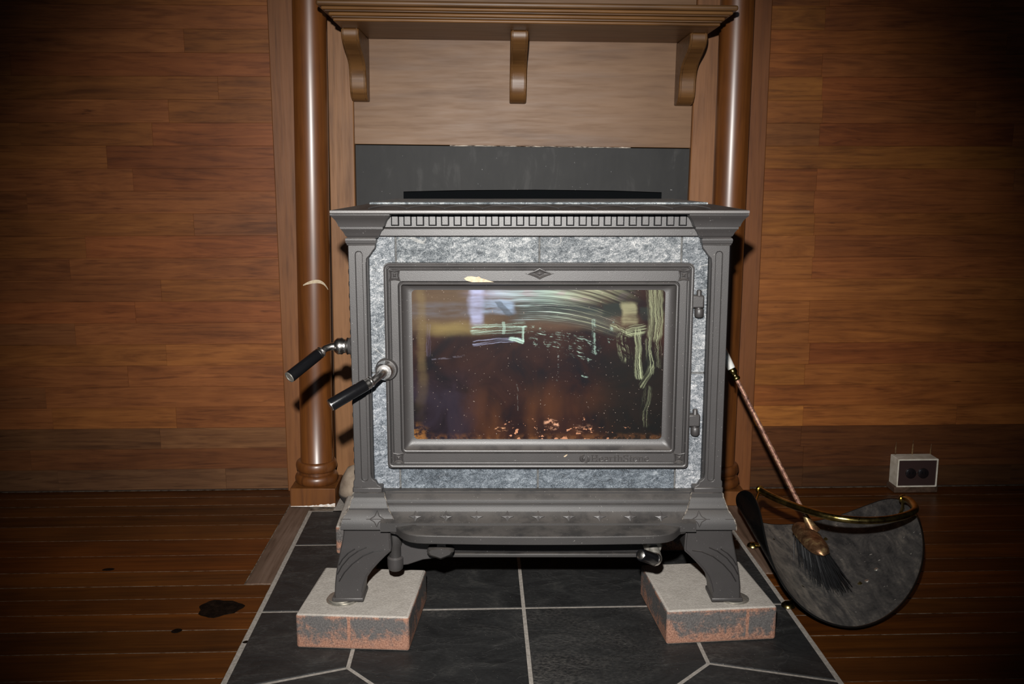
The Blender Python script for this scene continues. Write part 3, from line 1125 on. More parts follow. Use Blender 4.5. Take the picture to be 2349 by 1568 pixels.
m.loft([rl(0.006, 0.7700), rl(0.0012, 0.7712), rl(0.0, 0.7728), rl(0.0, 0.7755), rl(0.0012, 0.7772), rl(0.004, 0.7780), rl(0.052, 0.7862), rl(0.056, 0.7862)])
m.build('top_plate', 'cast_iron', stove, True)
MB().loft([rl(-0.0004, 0.7722), rl(-0.0006, 0.7732), rl(-0.0006, 0.7752), rl(-0.0002, 0.7768), rl(0.003, 0.7776)], cap=False).build('worn_edge', 'worn_lit_iron', stove, True)  # worn, polished edge; its highlight is painted in with lighter iron
o = MB().cbox(-0.293, 0.293, 0.058, 0.417, 0.784, 0.7893, 0.001, 'z').build('top_stone', 'soapstone', stove)
o.color = (0.9, 0.95, 0.95, 1)
o['label'] = 'grey soapstone slab set in the stove top'
pth = []
for i in range(13):
    t = -1 + 2 * i / 12
    yy = 0.040 - 0.026 * abs(t) ** 2.2
    pth.append((0.032 * t, yy, 0.7784 + (yy - 0.004) * 0.171))
sc_me = MB().tube(pth, 0.0011, 6).build('scallop', 'cast_iron', stove, True)
for i in range(-4, 5):
    o = sc_me if i == -4 else clone(sc_me, stove)
    o.location = (i * 0.064, 0, 0)

# frieze with dentils between the capitals
frieze = MB().box(-0.276, 0.276, 0.042, 0.066, 0.7465, 0.771).build('frieze', 'cast_iron', stove, False, 0.001)
MB().box(-0.278, 0.278, 0.0395, 0.066, 0.7315, 0.7455).build('frieze_band', 'cast_iron', frieze, False, 0.0016)
d0 = None
for i in range(24):
    x = -0.2473 + 0.02151 * i
    if d0 is None:
        d0 = MB().cbox(-0.0057, 0.0057, 0.0388, 0.044, 0.7508, 0.7702, 0.0010).box(-0.0070, 0.0070, 0.0416, 0.0440, 0.7495, 0.7704).build('dentil', 'cast_iron', frieze)
        d0.data.materials.append(MATS['shade_black'])  # flange painted black for the shade around each dentil
        for p_ in d0.data.polygons:
            if abs(max(abs(d0.data.vertices[k_].co.x) for k_ in p_.vertices) - 0.0070) < 1e-5:
                p_.material_index = 1
        o = d0
    else:
        o = clone(d0, frieze)
    o.location = (x, 0, 0)

# corner capitals, neck rings, pilasters, base blocks
for sx in (-1, 1):
    for back in (0, 1):
        cx = sx * 0.3020
        cy = 0.055 if not back else 0.42
        cap = [(0.050, 0.7708), (0.0500, 0.7690), (0.0485, 0.7665), (0.0455, 0.7635), (0.0425, 0.7595), (0.0402, 0.7550), (0.0390, 0.7510), (0.0385, 0.7495), (0.0365, 0.7490),
               (0.0362, 0.7450), (0.0345, 0.7440), (0.0330, 0.7415), (0.0315, 0.7395), (0.0300, 0.7360), (0.0285, 0.7330), (0.0262, 0.7312), (0.0258, 0.7298)]
        sq(cap[::-1], cx, cy, 'cast_iron', 'capital', stove)
        sq([(0.024, 0.7300), (0.0258, 0.7285), (0.0265, 0.7255), (0.0255, 0.7205), (0.0243, 0.7192), (0.0238, 0.7170)][::-1], sx * 0.3055, cy, 'cast_iron', 'neck_ring', stove)
        if back:
            MB().box(cx - 0.02, cx + 0.02, cy - 0.022, cy + 0.02, 0.277, 0.72).build('rear_post', 'cast_iron', stove, False, 0.002)
        # base block
        base = [(0.0265, 0.2775), (0.0285, 0.2760), (0.0290, 0.2690), (0.0310, 0.2660), (0.0325, 0.2600), (0.0345, 0.2540), (0.0362, 0.2510), (0.0362, 0.2480), (0.0385, 0.2455), (0.0430, 0.2395), (0.0470, 0.2320), (0.0490, 0.2250), (0.0500, 0.2165), (0.0495, 0.2155)]
        bb = sq(base[::-1], sx * 0.3020, cy - 0.004, 'dusty_iron', 'base_block', stove)
        if not back:
            for e_ in (-1, 1):
                MB().tube([(sx * 0.3020 + e_ * h, cy - 0.004 - h, z) for h, z in base], [0.0006 + 0.0005 * ((k * 7) % 3) for k in range(len(base))], 5).build('dust_edge', 'cream_dust', bb)
            # star relief lines on the block
            xs = sx * 0.2860
            star = []
            for (ax, az, bx, bz) in ((0, 0.013, 0.013, 0), (0.013, 0, 0, -0.013), (0, -0.013, -0.013, 0), (-0.013, 0, 0, 0.013)):
                for i in range(6):
                    t = i / 6
                    px, pz = ax + (bx - ax) * t, az + (bz - az) * t
                    k = 1 - 0.32 * math.sin(PI * t)
                    star.append((px * k, pz * k))
            def blk_y(z):
                for (h0, a0), (h1, a1) in zip(base, base[1:]):
                    if a1 <= z <= a0:
                        return cy - 0.004 - (h0 + (h1 - h0) * (a0 - z) / (a0 - a1)) - 0.0004
                return cy - 0.054
            MB().tube([(xs + u, blk_y(0.2345 + w), 0.2345 + w) for u, w in star], 0.0009, 5, True).build('star_relief', 'cast_iron', bb)
            for a, b in ((-0.0485, -0.0302), (-0.0030, 0.0335)):
                x0, x1 = (cx + (a if sx < 0 else -b) , cx + (b if sx < 0 else -a))
                MB().tube([(x0 + (x1 - x0) * i / 6, blk_y(0.2345) , 0.2345) for i in range(7)], 0.0007, 5).build('relief_line', 'cast_iron', bb)

for sx in (-1, 1):
    # pilaster front plate with a long rounded flute
    def X_(u):
        return sx * u
    out = [(0.3275, 0.7175), (0.2800, 0.7175), (0.2810, 0.7120), (0.2850, 0.7075), (0.2880, 0.7030), (0.2915, 0.6985), (0.2960, 0.6940), (0.2970, 0.6860),
           (0.2985, 0.3120), (0.2975, 0.3030), (0.2935, 0.2985), (0.2890, 0.2960), (0.2870, 0.2905), (0.2830, 0.2880), (0.2795, 0.2855), (0.2790, 0.2775), (0.3300, 0.2775), (0.3300, 0.2960), (0.3275, 0.3000)]
    out = [(X_(u), w) for u, w in out]
    gx = 0.3095
    hole = [(X_(gx) + a, b) for a, b in arc(0, 0.7010, 0.0056, 0, 180, 8)] + [(X_(gx) + a, b) for a, b in arc(0, 0.3020, 0.0056, 180, 360, 8)]
    pil = plate('pilaster', 'cast_iron', out, [hole], 0.0285, 0.040, stove, 0.0012)
    MB().box(sx * 0.3240 if sx < 0 else 0.2985, -0.2985 if sx < 0 else 0.3240, 0.0345, 0.062, 0.2785, 0.716).build('pilaster_core', 'cast_iron', pil)
    MB().box(min(sx * 0.3195, sx * 0.2945), max(sx * 0.3195, sx * 0.2945), 0.037, 0.066, 0.283, 0.71).build('pilaster_back', 'dark_iron', pil)
    MB().box(min(sx * 0.3315, sx * 0.2785), max(sx * 0.3315, sx * 0.2785), 0.026, 0.062, 0.2755, 0.2860).build('pilaster_foot', 'cast_iron', pil, False, 0.0022)
    bd = None
    for i in range(19):
        z = 0.3085 + i * 0.0213
        if bd is None:
            pr = [(0.0052 * math.sin(PI * k / 8), -0.0095 * math.cos(PI * k / 8)) for k in range(9)]
            bd = MB().lathe(pr, (0, 0, 0), (0, 0, 1), 10).build('bead', 'dark_iron', pil, True)
            o = bd
        else:
            o = clone(bd, pil)
        o.location = (sx * 0.3258, 0.0440, z)

# base apron: moulded front, ash lip and star studs
prof = [(0.0600, 0.2770), (0.0340, 0.2770), (0.0325, 0.2755), (0.0325, 0.2725), (0.0305, 0.2705), (0.0265, 0.2675), (0.0235, 0.2635), (0.0225, 0.2590), (0.0225, 0.2572), (0.0195, 0.2570), (0.0195, 0.2545), (0.0185, 0.2510),
        (0.0165, 0.2445), (0.0110, 0.2380), (0.0030, 0.2335), (-0.0060, 0.2310), (-0.0060, 0.2150), (0.0600, 0.2150)]
apron = MB().loft([[(x, y, z) for y, z in prof] for x in (-0.279, 0.279)]).build('apron', 'dusty_iron', stove, True)
lip = []
for i in range(41):
    t = -1 + i / 20
    lip.append((0.195 * t, -0.0475 - 0.0055 * (1 - t * t)))
rc = [(0.195, -0.0475), (0.210, -0.0455), (0.224, -0.0400), (0.235, -0.0310), (0.2425, -0.0200), (0.2475, -0.0100), (0.2530, -0.0030), (0.2620, 0.0015)]
pl = [(-x, y) for x, y in rc[::-1]] + lip[1:-1] + rc + [(0.262, 0.05), (-0.262, 0.05)]
ins = inset(pl, 0.004)
m = MB().loft([[(x, y, 0.2088) for x, y in inset(pl, 0.0015)], [(x, y, 0.2102) for x, y in pl], [(x, y, 0.2225) for x, y in pl], [(x, y, 0.2242) for x, y in inset(pl, 0.0012)],
               [(x, y, 0.2250) for x, y in inset(pl, 0.005)], [(x, y, 0.2290 if y > -0.005 else 0.2256) for x, y in inset(pl, 0.030)]])
ash_lip = m.build('ash_lip', 'dusty_iron', stove, True)
sp = []
for (ax, az, bx, bz) in ((0, 0.0105, 0.0115, 0), (0.0115, 0, 0, -0.0105), (0, -0.0105, -0.0115, 0), (-0.0115, 0, 0, 0.0105)):
    for i in range(4):
        t = i / 4
        k = 1 - 0.34 * math.sin(PI * t)
        sp.append(((ax + (bx - ax) * t) * k, (az + (bz - az) * t) * k))
st0 = None
for i in range(9):
    if st0 is None:
        m = MB().loft([[(u, 0.003, w) for u, w in sp], [(u, -0.0012, w) for u, w in sp], [(u * 0.02, -0.0032, w * 0.02) for u, w in sp]])
        st0 = m.build('star_stud', 'cast_iron', apron)
        o = st0
    else:
        o = clone(st0, apron)
    o.location = ((i - 4) * 0.0545, 0.0068, 0.2390)
    o.rotation_euler = (R(-38), 0, 0)

# legs
def leg(sx, yf, back):
    s = 1 if not back else -1
    # z, outer x, inner x, front y offset, depth
    lv = [(0.2165, 0.3490, 0.2640, 0.000, 0.085), (0.2060, 0.3480, 0.2645, 0.001, 0.084), (0.1900, 0.3510, 0.2640, 0.003, 0.083), (0.1760, 0.3545, 0.2635, 0.004, 0.083), (0.1715, 0.3555, 0.2640, 0.004, 0.082),
          (0.1620, 0.3575, 0.2740, 0.005, 0.076), (0.1500, 0.3605, 0.2855, 0.006, 0.069), (0.1350, 0.3635, 0.2985, 0.007, 0.062), (0.1200, 0.3660, 0.3085, 0.008, 0.057), (0.1050, 0.3680, 0.3140, 0.009, 0.054), (0.0900, 0.3690, 0.3175, 0.009, 0.052), (0.0720, 0.3695, 0.3190, 0.009, 0.051)]
    def legy(w):
        for q0, q1 in zip(lv, lv[1:]):
            if q1[0] <= w <= q0[0]:
                return q0[3] + (q1[3] - q0[3]) * (q0[0] - w) / (q0[0] - q1[0])
        return 0.009
    m = MB()
    m.loft([[(sx * xo, yf + s * dy, z), (sx * xi, yf + s * dy, z), (sx * xi, yf + s * (dy + dd), z), (sx * xo, yf + s * (dy + dd), z)] for z, xo, xi, dy, dd in lv[::-1]])
    lg = m.build('leg', 'cast_iron', stove, True, 0.0025, None, 2, 50)
    x0, x1 = sorted((sx * 0.3740, sx * 0.3165))
    y0, y1 = sorted((yf + s * 0.0065, yf + s * 0.064))
    MB().box(x0, x1, y0, y1, 0.0712, 0.0785).build('foot', 'cast_iron', lg, False, 0.002)
    if not back:
        for pts in ([(0.2780, 0.1715), (0.2950, 0.1690), (0.3150, 0.1600), (0.3350, 0.1440), (0.3500, 0.1270), (0.3600, 0.1100)],
                    [(0.3080, 0.1770), (0.3230, 0.1700), (0.3400, 0.1570), (0.3540, 0.1400), (0.3625, 0.1240)],
                    [(0.3290, 0.1740), (0.3410, 0.1660), (0.3520, 0.1540), (0.3590, 0.1420)]):
            MB().tube([(sx * u, yf + legy(w) - 0.0001, w) for u, w in pts], 0.0012, 5).build('relief_line', 'dark_iron', lg)
        # raised inner rim of the leg
        edge = [(sx * (xi + 0.0015), yf + dy + 0.0002, z) for z, xo, xi, dy, dd in lv[1:-1]]
        MB().tube(edge, 0.0022, 6).build('leg_rim', 'cast_iron', lg, True)
    return lg


for sx in (-1, 1):
    leg(sx, 0.0135, False)
    leg(sx, 0.452, True)

# ash pan front below the apron, with hinge, latch and air handle
ash = MB().box(-0.235, 0.225, 0.066, 0.36, 0.140, 0.2150).build('ash_pan_housing', 'dark_iron', stove, False, 0.003)
MB().box(-0.175, 0.216, 0.058, 0.070, 0.150, 0.1960).build('ash_door', 'dark_iron', ash, False, 0.002)
MB().box(-0.178, 0.217, 0.053, 0.070, 0.1425, 0.1500).build('door_flange', 'dusty_iron', ash, False, 0.0018)
m = MB().prism([(-0.262, 0.207), (-0.19, 0.207), (-0.178, 0.150), (-0.178, 0.1425), (-0.21, 0.1385), (-0.238, 0.1290), (-0.250, 0.1275), (-0.255, 0.165)], 0.052, 0.068)
m.build('hinge_bracket', 'cast_iron', ash, False, 0.002)
MB().lathe([(0.0100, 0.0), (0.0135, 0.003), (0.0148, 0.010), (0.0148, 0.024), (0.0120, 0.027)], (-0.2610, 0.052, 0.1195), (0, 0, 1), 20).build('hinge_knuckle', 'cast_iron', ash, True)
MB().lathe([(0.0110, 0.0), (0.0110, 0.020), (0.0135, 0.026), (0.0150, 0.060), (0.012, 0.066)], (-0.2610, 0.052, 0.1440), (0, 0, 1), 20).build('hinge_pin', 'dusty_iron', ash, True)
MB().box(-0.1810, -0.1640, 0.008, 0.012, 0.172, 0.209).build('latch_tongue', 'dusty_iron', ash, False, 0.001)
kp_ = [(-0.1985, 0.1800), (-0.1950, 0.1850), (-0.1830, 0.1872), (-0.1730, 0.1878), (-0.1630, 0.1872), (-0.1540, 0.1850), (-0.1500, 0.1800), (-0.1535, 0.1740), (-0.1640, 0.1690), (-0.1735, 0.1650), (-0.1830, 0.1690), (-0.1950, 0.1740)]
kp = [(u, w - 0.006) for u, w in kp_]
MB().loft([[(u, 0.024, w) for u, w in kp], [(u, 0.004, w) for u, w in kp], [(-0.1735 + (u + 0.1735) * 0.80, -0.002, 0.1785 + (w - 0.1785) * 0.72) for u, w in kp]]).build('latch_knob', 'dusty_iron', ash, True)
ah = empty('air_handle', parent=stove)
MB().lathe([(0.0125, -0.030), (0.0125, 0.0), (0.0155, 0.001), (0.0165, 0.004), (0.0165, 0.026), (0.0140, 0.030), (0.0, 0.031)], (0.2070, 0.052, 0.1770), (0.06, -1, -0.08), 24).build('boss', 'dull_steel', ah, True)
MB().tube([(0.2085, 0.026, 0.1730), (0.2120, 0.016, 0.1640), (0.2130, 0.008, 0.1590), (0.2100, 0.001, 0.1600)], 0.0100, 14).build('elbow', 'dull_steel', ah, True)
g0, gd = Vector((0.2110, 0.003, 0.1600)), Vector((-0.036, -0.040, 0.026)).normalized()
MB().lathe([(0.0, -0.002), (0.0112, 0.0), (0.0122, 0.004), (0.0115, 0.008)], g0, gd, 20).build('ferrule', 'chrome', ah, True)
MB().lathe([(0.0108, 0.0), (0.0112, 0.002), (0.0106, 0.044), (0.0098, 0.047)], g0 + gd * 0.007, gd, 20).build('grip', 'black_bakelite', ah, True)
MB().lathe([(0.0078, 0.0), (0.0078, 0.0015), (0.0045, 0.0030), (0.0, 0.0036)], g0 + gd * 0.0535, gd, 20).build('end_cap', 'chrome', ah, True)

# ------------------------------------------------------------------ stove door
door = empty('door', (0, 0, 0), parent=stove)
DX, DZ0, DZ1 = 0.2680, 0.3203, 0.6862
plate('frame', 'cast_iron', rrect(-DX, DX, DZ0, DZ1, 0.008), [rrect(-0.2385, 0.2385, 0.3530, 0.6505, 0.005)], 0.0305, 0.050, door, 0.002)


def rimtube(name, ins, r, y, rad=0.007, mat='cast_iron'):
    p = rrect(-DX + ins, DX - ins, DZ0 + ins, DZ1 - ins, rad)
    return MB().tube([(u, y, w) for u, w in p], r, 8, True).build(name, mat, door, True)


rimtube('outer_bead', 0.0035, 0.0030, 0.0308)
rimtube('fine_bead', 0.0098, 0.0014, 0.0306, 0.005)
rimtube('groove_shade', 0.0072, 0.0011, 0.0301, 0.006, 'dark_iron')  # dark tubes on the frame paint in the shade of recessed lines
rimtube('groove_shade', 0.0118, 0.0009, 0.0303, 0.005, 'dark_iron')
p = rrect(-0.2428, 0.2428, 0.3487, 0.6548, 0.008)
MB().tube([(u, 0.0302, w) for u, w in p], 0.0010, 6, True).build('groove_shade', 'dark_iron', door, True)
p = rrect(-0.2395, 0.2395, 0.3520, 0.6515, 0.006)
MB().tube([(u, 0.0300, w) for u, w in p], 0.0026, 8, True).build('inner_bead', 'cast_iron', door, True)
# coved reveal down to the glass
m = MB()
loops = []
for i in range(7):
    t = i / 6
    a = t * PI / 2
    x = 0.2385 + (0.2215 - 0.2385) * (1 - math.cos(a))
    z0 = 0.3530 + (0.3700 - 0.3530) * (1 - math.cos(a))
    z1 = 0.6505 + (0.6385 - 0.6505) * (1 - math.cos(a))
    y = 0.0305 + 0.0145 * math.sin(a)
    loops.append([(u, y, w) for u, w in rrect(-x, x, z0, z1, 0.005 + 0.002 * t)])
m.loft(loops, cap=False)
m.build('reveal', 'cast_iron', door, True)
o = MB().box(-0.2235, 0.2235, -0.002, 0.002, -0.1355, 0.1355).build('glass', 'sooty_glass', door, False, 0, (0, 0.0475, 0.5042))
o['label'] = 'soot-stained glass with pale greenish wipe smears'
MB().box(-0.235, 0.235, 0.0505, 0.056, 0.357, 0.649).build('glass_gasket', 'dark_iron', door)


def concave(a, k, n=5):
    out = []
    cs = [(a, a), (-a, a), (-a, -a), (a, -a)]
    for i in range(4):
        p0, p1 = Vector(cs[i]), Vector(cs[(i + 1) % 4])
        for j in range(n):
            t = j / n
            q = p0.lerp(p1, t)
            mid = (p0 + p1) / 2
            q -= mid.normalized() * k * math.sin(PI * t)
            out.append((q.x, q.y))
    return out


def corner_star():
    root = MB()
    o_ = concave(0.0105, 0.0022)
    i_ = concave(0.0062, 0.0014)
    root.loft([[(u, 0.001, w) for u, w in o_], [(u * 0.98, -0.0022, w * 0.98) for u, w in o_], [(u * 0.86, -0.0026, w * 0.86) for u, w in o_], [(u * 1.12, -0.0010, w * 1.12) for u, w in i_], [(u * 0.8, 0.0008, w * 0.8) for u, w in i_]], cap=False)
    root.loft([[(u * 0.8, 0.0008, w * 0.8) for u, w in i_], [(u * 0.06, -0.0024, w * 0.06) for u, w in i_]])
    return root.build('corner_star', 'cast_iron', door, True)


cs0 = None
for x, z in ((-0.2487, 0.6655), (0.2497, 0.6655), (-0.2480, 0.3395), (0.2510, 0.3395)):
    o = corner_star() if cs0 is None else clone(cs0, door)
    cs0 = cs0 or o
    o.location = (x, 0.0300, z)
dm = MB()
do = []
for (ax, az, bx, bz) in ((0.025, 0, 0, 0.0100), (0, 0.0100, -0.025, 0), (-0.025, 0, 0, -0.0100), (0, -0.0100, 0.025, 0)):
    for j in range(5):
        t = j / 5
        k = 1 - 0.10 * math.sin(PI * t)
        do.append(((ax + (bx - ax) * t) * k, (az + (bz - az) * t) * k))
dm.loft([[(u, 0.001, w) for u, w in do], [(u * 0.97, -0.0021, w * 0.97) for u, w in do], [(u * 0.84, -0.0024, w * 0.84) for u, w in do], [(u * 0.62, -0.0004, w * 0.66) for u, w in do], [(u * 0.36, 0.0004, w * 0.42) for u, w in do], [(u * 0.03, -0.0020, w * 0.03) for u, w in do]])
dm.build('diamond', 'cast_iron', door, True, 0, (0.0015, 0.0300, 0.6683))

# raised lettering
GL = {
    'H': ([[(.12, 0), (.12, 1)], [(.58, 0), (.58, 1)], [(.12, .5), (.58, .5)], [(0, .02), (.26, .02)], [(.44, .02), (.72, .02)], [(0, .98), (.26, .98)], [(.44, .98), (.72, .98)]], .80),
    'e': ([[(.08, .36), (.48, .36), (.46, .52), (.37, .63), (.26, .66), (.13, .58), (.06, .44), (.06, .26), (.12, .1), (.26, .02), (.4, .04), (.5, .13)]], .60),
    'a': ([[(.09, .55), (.2, .66), (.34, .63), (.4, .5), (.4, .08), (.5, .02)], [(.4, .4), (.2, .36), (.07, .23), (.1, .07), (.22, .02), (.4, .15)]], .57),
    'r': ([[(.12, 0), (.12, .66)], [(0, .02), (.27, .02)], [(0, .65), (.12, .65)], [(.12, .45), (.22, .61), (.38, .65)]], .46),
    't': ([[(.16, .9), (.16, .1), (.24, .02), (.36, .06)], [(.02, .64), (.34, .64)]], .42),
    'h': ([[(.12, 0), (.12, 1)], [(0, .98), (.12, .98)], [(0, .02), (.25, .02)], [(.12, .48), (.26, .63), (.4, .62), (.46, .5), (.46, 0)], [(.36, .02), (.58, .02)]], .63),
    'S': ([[(.5, .8), (.42, .95), (.27, .99), (.12, .9), (.09, .74), (.2, .6), (.4, .48), (.53, .34), (.51, .14), (.38, .02), (.2, .02), (.07, .18)], [(.52, .76), (.52, 1)], [(.06, 0), (.06, .22)]], .67),
    'o': ([[(.28 + .22 * math.cos(2 * PI * i / 12), .34 + .32 * math.sin(2 * PI * i / 12)) for i in range(13)]], .60),
    'n': ([[(.12, 0), (.12, .66)], [(0, .65), (.12, .65)], [(0, .02), (.25, .02)], [(.12, .48), (.26, .63), (.4, .62), (.46, .5), (.46, 0)], [(.36, .02), (.58, .02)]], .63)}
let = empty('lettering', parent=door)
xx = 0.0950
for ch in 'HearthStone':
    strokes, adv = GL[ch]
    m = MB()
    for sk in strokes:
        m.tube([(xx + u * 0.0162, 0.0298, 0.3335 + w * 0.0118) for u, w in sk], 0.00115, 6)
    m.build('letter', 'cast_iron', let)
    xx += adv * 0.0162
m = MB()
fx, fz = 0.0835, 0.3390
for a0, a1, r in ((100, 250, 0.0070), (262, 400, 0.0070)):
    m.tube([(u, 0.0296, w) for u, w in arc(fx, fz, r, a0, a1, 10)], [0.0008 + 0.0022 * math.sin(PI * (i + 0.3) / 10.6) for i in range(11)], 6)
m.tube([(fx - 0.001, 0.0296, fz - 0.004), (fx - 0.0022, 0.0296, fz), (fx + 0.0005, 0.0296, fz + 0.004), (fx + 0.0012, 0.0296, fz + 0.009)], [0.0016, 0.0024, 0.0016, 0.0005], 6)
m.build('flame_emblem', 'cast_iron', let)

# dried residue on the top rail
pts = [(-0.1290, 0.6600), (-0.1230, 0.6635), (-0.1150, 0.6640), (-0.1080, 0.6625), (-0.1030, 0.6635), (-0.0995, 0.6605), (-0.0930, 0.6590), (-0.0850, 0.6560), (-0.0740, 0.6528), (-0.0700, 0.6515), (-0.0900, 0.6510), (-0.1080, 0.6520), (-0.1180, 0.6545), (-0.1250, 0.6565)]
MB().prism(pts, 0.0288, 0.031).build('residue', 'cream_flake', door)
MB().prism([(0.0455, 0.3420), (0.0490, 0.3450), (0.0525, 0.3462), (0.0515, 0.3440), (0.0480, 0.3412)], 0.0296, 0.031).build('residue', 'cream_flake', door)

# hinges
for z0 in (0.5915, 0.3790):
    h = empty('hinge', parent=door)
    MB().box(0.262, 0.2875, 0.0330, 0.052, z0 + 0.0165, z0 + 0.0385).build('hinge_leaf', 'cast_iron', h, False, 0.0025)
    MB().lathe([(0.0, 0.0), (0.006, 0.0008), (0.0082, 0.004), (0.0082, 0.0145), (0.0072, 0.016)], (0.2800, 0.0390, z0 - 0.001), (0, 0, 1), 18).build('hinge_knuckle', 'cast_iron', h, True)
    MB().lathe([(0.0045, 0.0), (0.0045, 0.046), (0.003, 0.048), (0.0, 0.0485)], (0.2790, 0.0390, z0), (0, 0, 1), 14).build('hinge_pin', 'cast_iron', h, True)

# door handle
dh = empty('door_handle', parent=door)
MB().lathe([(0.0175, 0.0), (0.0172, 0.012), (0.0150, 0.020), (0.0145, 0.0235), (0.0125, 0.0265), (0.0, 0.027)], (-0.2675, 0.034, 0.5000), (0.0, -1, 0.0), 28).build('boss', 'chrome', dh, True)
MB().lathe([(0.0200, 0.0), (0.0200, 0.010), (0.0175, 0.014)], (-0.2660, 0.038, 0.5000), (0, -1, 0), 28).build('boss_collar', 'cast_iron', dh, True)
MB().tube([(-0.2690, 0.014, 0.5000), (-0.2695, -0.001, 0.4995), (-0.2730, -0.010, 0.4975), (-0.2790, -0.0165, 0.4930), (-0.2850, -0.021, 0.4880)], [0.0085, 0.0075, 0.0070, 0.0068, 0.0068], 14).build('rod', 'chrome', dh, True)
g0, g1 = Vector((-0.2835, -0.0200, 0.4905)), Vector((-0.3500, -0.0550, 0.4560))
gd = (g1 - g0).normalized()
MB().lathe([(0.0, -0.001), (0.0085, 0.0), (0.0100, 0.003), (0.0092, 0.005), (0.0104, 0.008), (0.0100, 0.012), (0.0106, 0.0135)], g0, gd, 22).build('ferrule', 'chrome', dh, True)
MB().lathe([(0.0102, 0.0), (0.0106, 0.002), (0.0110, 0.066), (0.0106, 0.0685)], g0 + gd * 0.0135, gd, 24).build('grip', 'black_bakelite', dh, True)
MB().lathe([(0.0104, 0.0), (0.0100, 0.0014), (0.0, 0.0016)], g0 + gd * 0.0820, gd, 22).build('end_cap', 'chrome', dh, True)

# handle of the side loading door
sh = empty('side_handle', parent=stove)
MB().lathe([(0.0180, 0.0), (0.0180, 0.030), (0.0150, 0.036), (0.0140, 0.040)], (-0.310, 0.120, 0.5260), (-1, 0, 0), 26).build('boss', 'cast_iron', sh, True)
MB().lathe([(0.0145, 0.0), (0.0160, 0.003), (0.0130, 0.006), (0.0130, 0.010), (0.0155, 0.013), (0.0155, 0.021), (0.0115, 0.026), (0.0, 0.027)], (-0.3465, 0.120, 0.5260), (-1, 0, 0), 26).build('collar', 'chrome', sh, True)
MB().tube([(-0.3700, 0.120, 0.5255), (-0.3800, 0.117, 0.5255), (-0.3890, 0.110, 0.5230), (-0.3960, 0.102, 0.5165)], [0.0085, 0.0070, 0.0065, 0.0070], 14).build('rod', 'chrome', sh, True)
g0, g1 = Vector((-0.3930, 0.105, 0.5195)), Vector((-0.4420, 0.0500, 0.4820))
gd = (g1 - g0).normalized()
MB().lathe([(0.0, -0.001), (0.0085, 0.0), (0.0105, 0.003), (0.0090, 0.005), (0.0106, 0.008), (0.0100, 0.011)], g0, gd, 22).build('ferrule', 'chrome', sh, True)
MB().lathe([(0.0098, 0.0), (0.0104, 0.002), (0.0108, 0.069), (0.0104, 0.071)], g0 + gd * 0.011, gd, 24).build('grip', 'black_bakelite', sh, True)
MB().lathe([(0.0106, 0.0), (0.0104, 0.0014), (0.0072, 0.0018), (0.0064, 0.0008), (0.0, 0.0012)], g0 + gd * 0.082, gd, 22).build('end_cap', 'dull_steel', sh, True)

# ------------------------------------------------------------------ washers under the legs
def washer(x, y, z, r, label, group):
    m = MB()
    L = []
    for rr, zz in ((r * 0.42, 0), (r, 0), (r, 0.0018), (r * 0.95, 0.0021), (r * 0.42, 0.0021), (r * 0.42, 0)):
        L.append([(rr * math.cos(2 * PI * k / 32), rr * math.sin(2 * PI * k / 32), zz) for k in range(32)])
    m.loft(L, cap=False)
    o = m.build('washer', 'dull_steel', None, True)
    o.location = (x, y, z)
    return tag(o, label, 'washer', group)


MW = Matrix.Translation((0.1, 1.575, 0)) @ Matrix.Rotation(R(-2.0), 4, 'Z')
wl = MW @ Vector((-0.3580, 0.0420, 0))
wr = MW @ Vector((0.3640, 0.0440, 0))
washer(wl.x, wl.y - 0.002, 0.0655, 0.0300, 'lowest and widest steel washer of the stack on the left paver', 'steel washers under the left leg')
washer(wl.x + 0.003, wl.y - 0.001, 0.0676, 0.0265, 'middle steel washer of the stack on the left paver', 'steel washers under the left leg')
washer(wl.x - 0.002, wl.y, 0.0697 - 0.0007, 0.0250, 'topmost steel washer touching the front left stove foot', 'steel washers under the left leg')
washer(wr.x, wr.y, 0.0655, 0.0270, 'lower steel washer on the right paver', 'steel washers under the right leg')
washer(wr.x - 0.002, wr.y, 0.0676, 0.0250, 'upper steel washer touching the front right stove foot', 'steel washers under the right leg')
for sx, lab in ((-1, 'steel washer under the rear left stove leg'), (1, 'steel washer under the rear right stove leg')):
    w_ = MW @ Vector((sx * 0.345, 0.418, 0))
    washer(w_.x, w_.y, 0.0655, 0.025, lab, 'steel washers under the rear legs')

# ------------------------------------------------------------------ coal scuttle: one bent oval sheet with bail and feet
YAW = -0.0714
sc = empty('coal_scuttle', (0.7028, 1.830, 0.0), (0, 0, YAW))
tag(sc, 'black curved sheet metal coal scuttle with brass bail handle on the floor', 'coal scuttle')
Z0, WW, SQ, SK = 0.0214, 0.2551, 1.0661, 0.0481


def sheet_pt(u, t, off):
    RR, PM, PP = (0.1411, 1.7877, 1.6841) if u < 0 else (0.1989, 1.2025, 1.5852)
    ph = u * PM
    x, z = RR * math.sin(ph) * SQ, Z0 + RR * (1 - math.cos(ph))
    nx, nz = math.sin(ph), -math.cos(ph)
    w = WW * max(1 - abs(u) ** PP, 0) ** 0.5
    return (x + nx * off, t * w + SK * u, z + nz * off)


def sheet(name, mat, off):
    NU, NT = 56, 20
    m = MB()
    vv, ff = [], []
    for i in range(NU + 1):
        u = math.sin(-PI / 2 + PI * i / NU) * 0.9995
        for j in range(NT + 1):
            vv.append(sheet_pt(u, -1 + 2 * j / NT, off))
    for i in range(NU):
        for j in range(NT):
            a = i * (NT + 1) + j
            ff.append((a, a + NT + 1, a + NT + 2, a + 1))
    m.add(vv, ff)
    me_o = m.build(name, mat, sc, True)
    return me_o


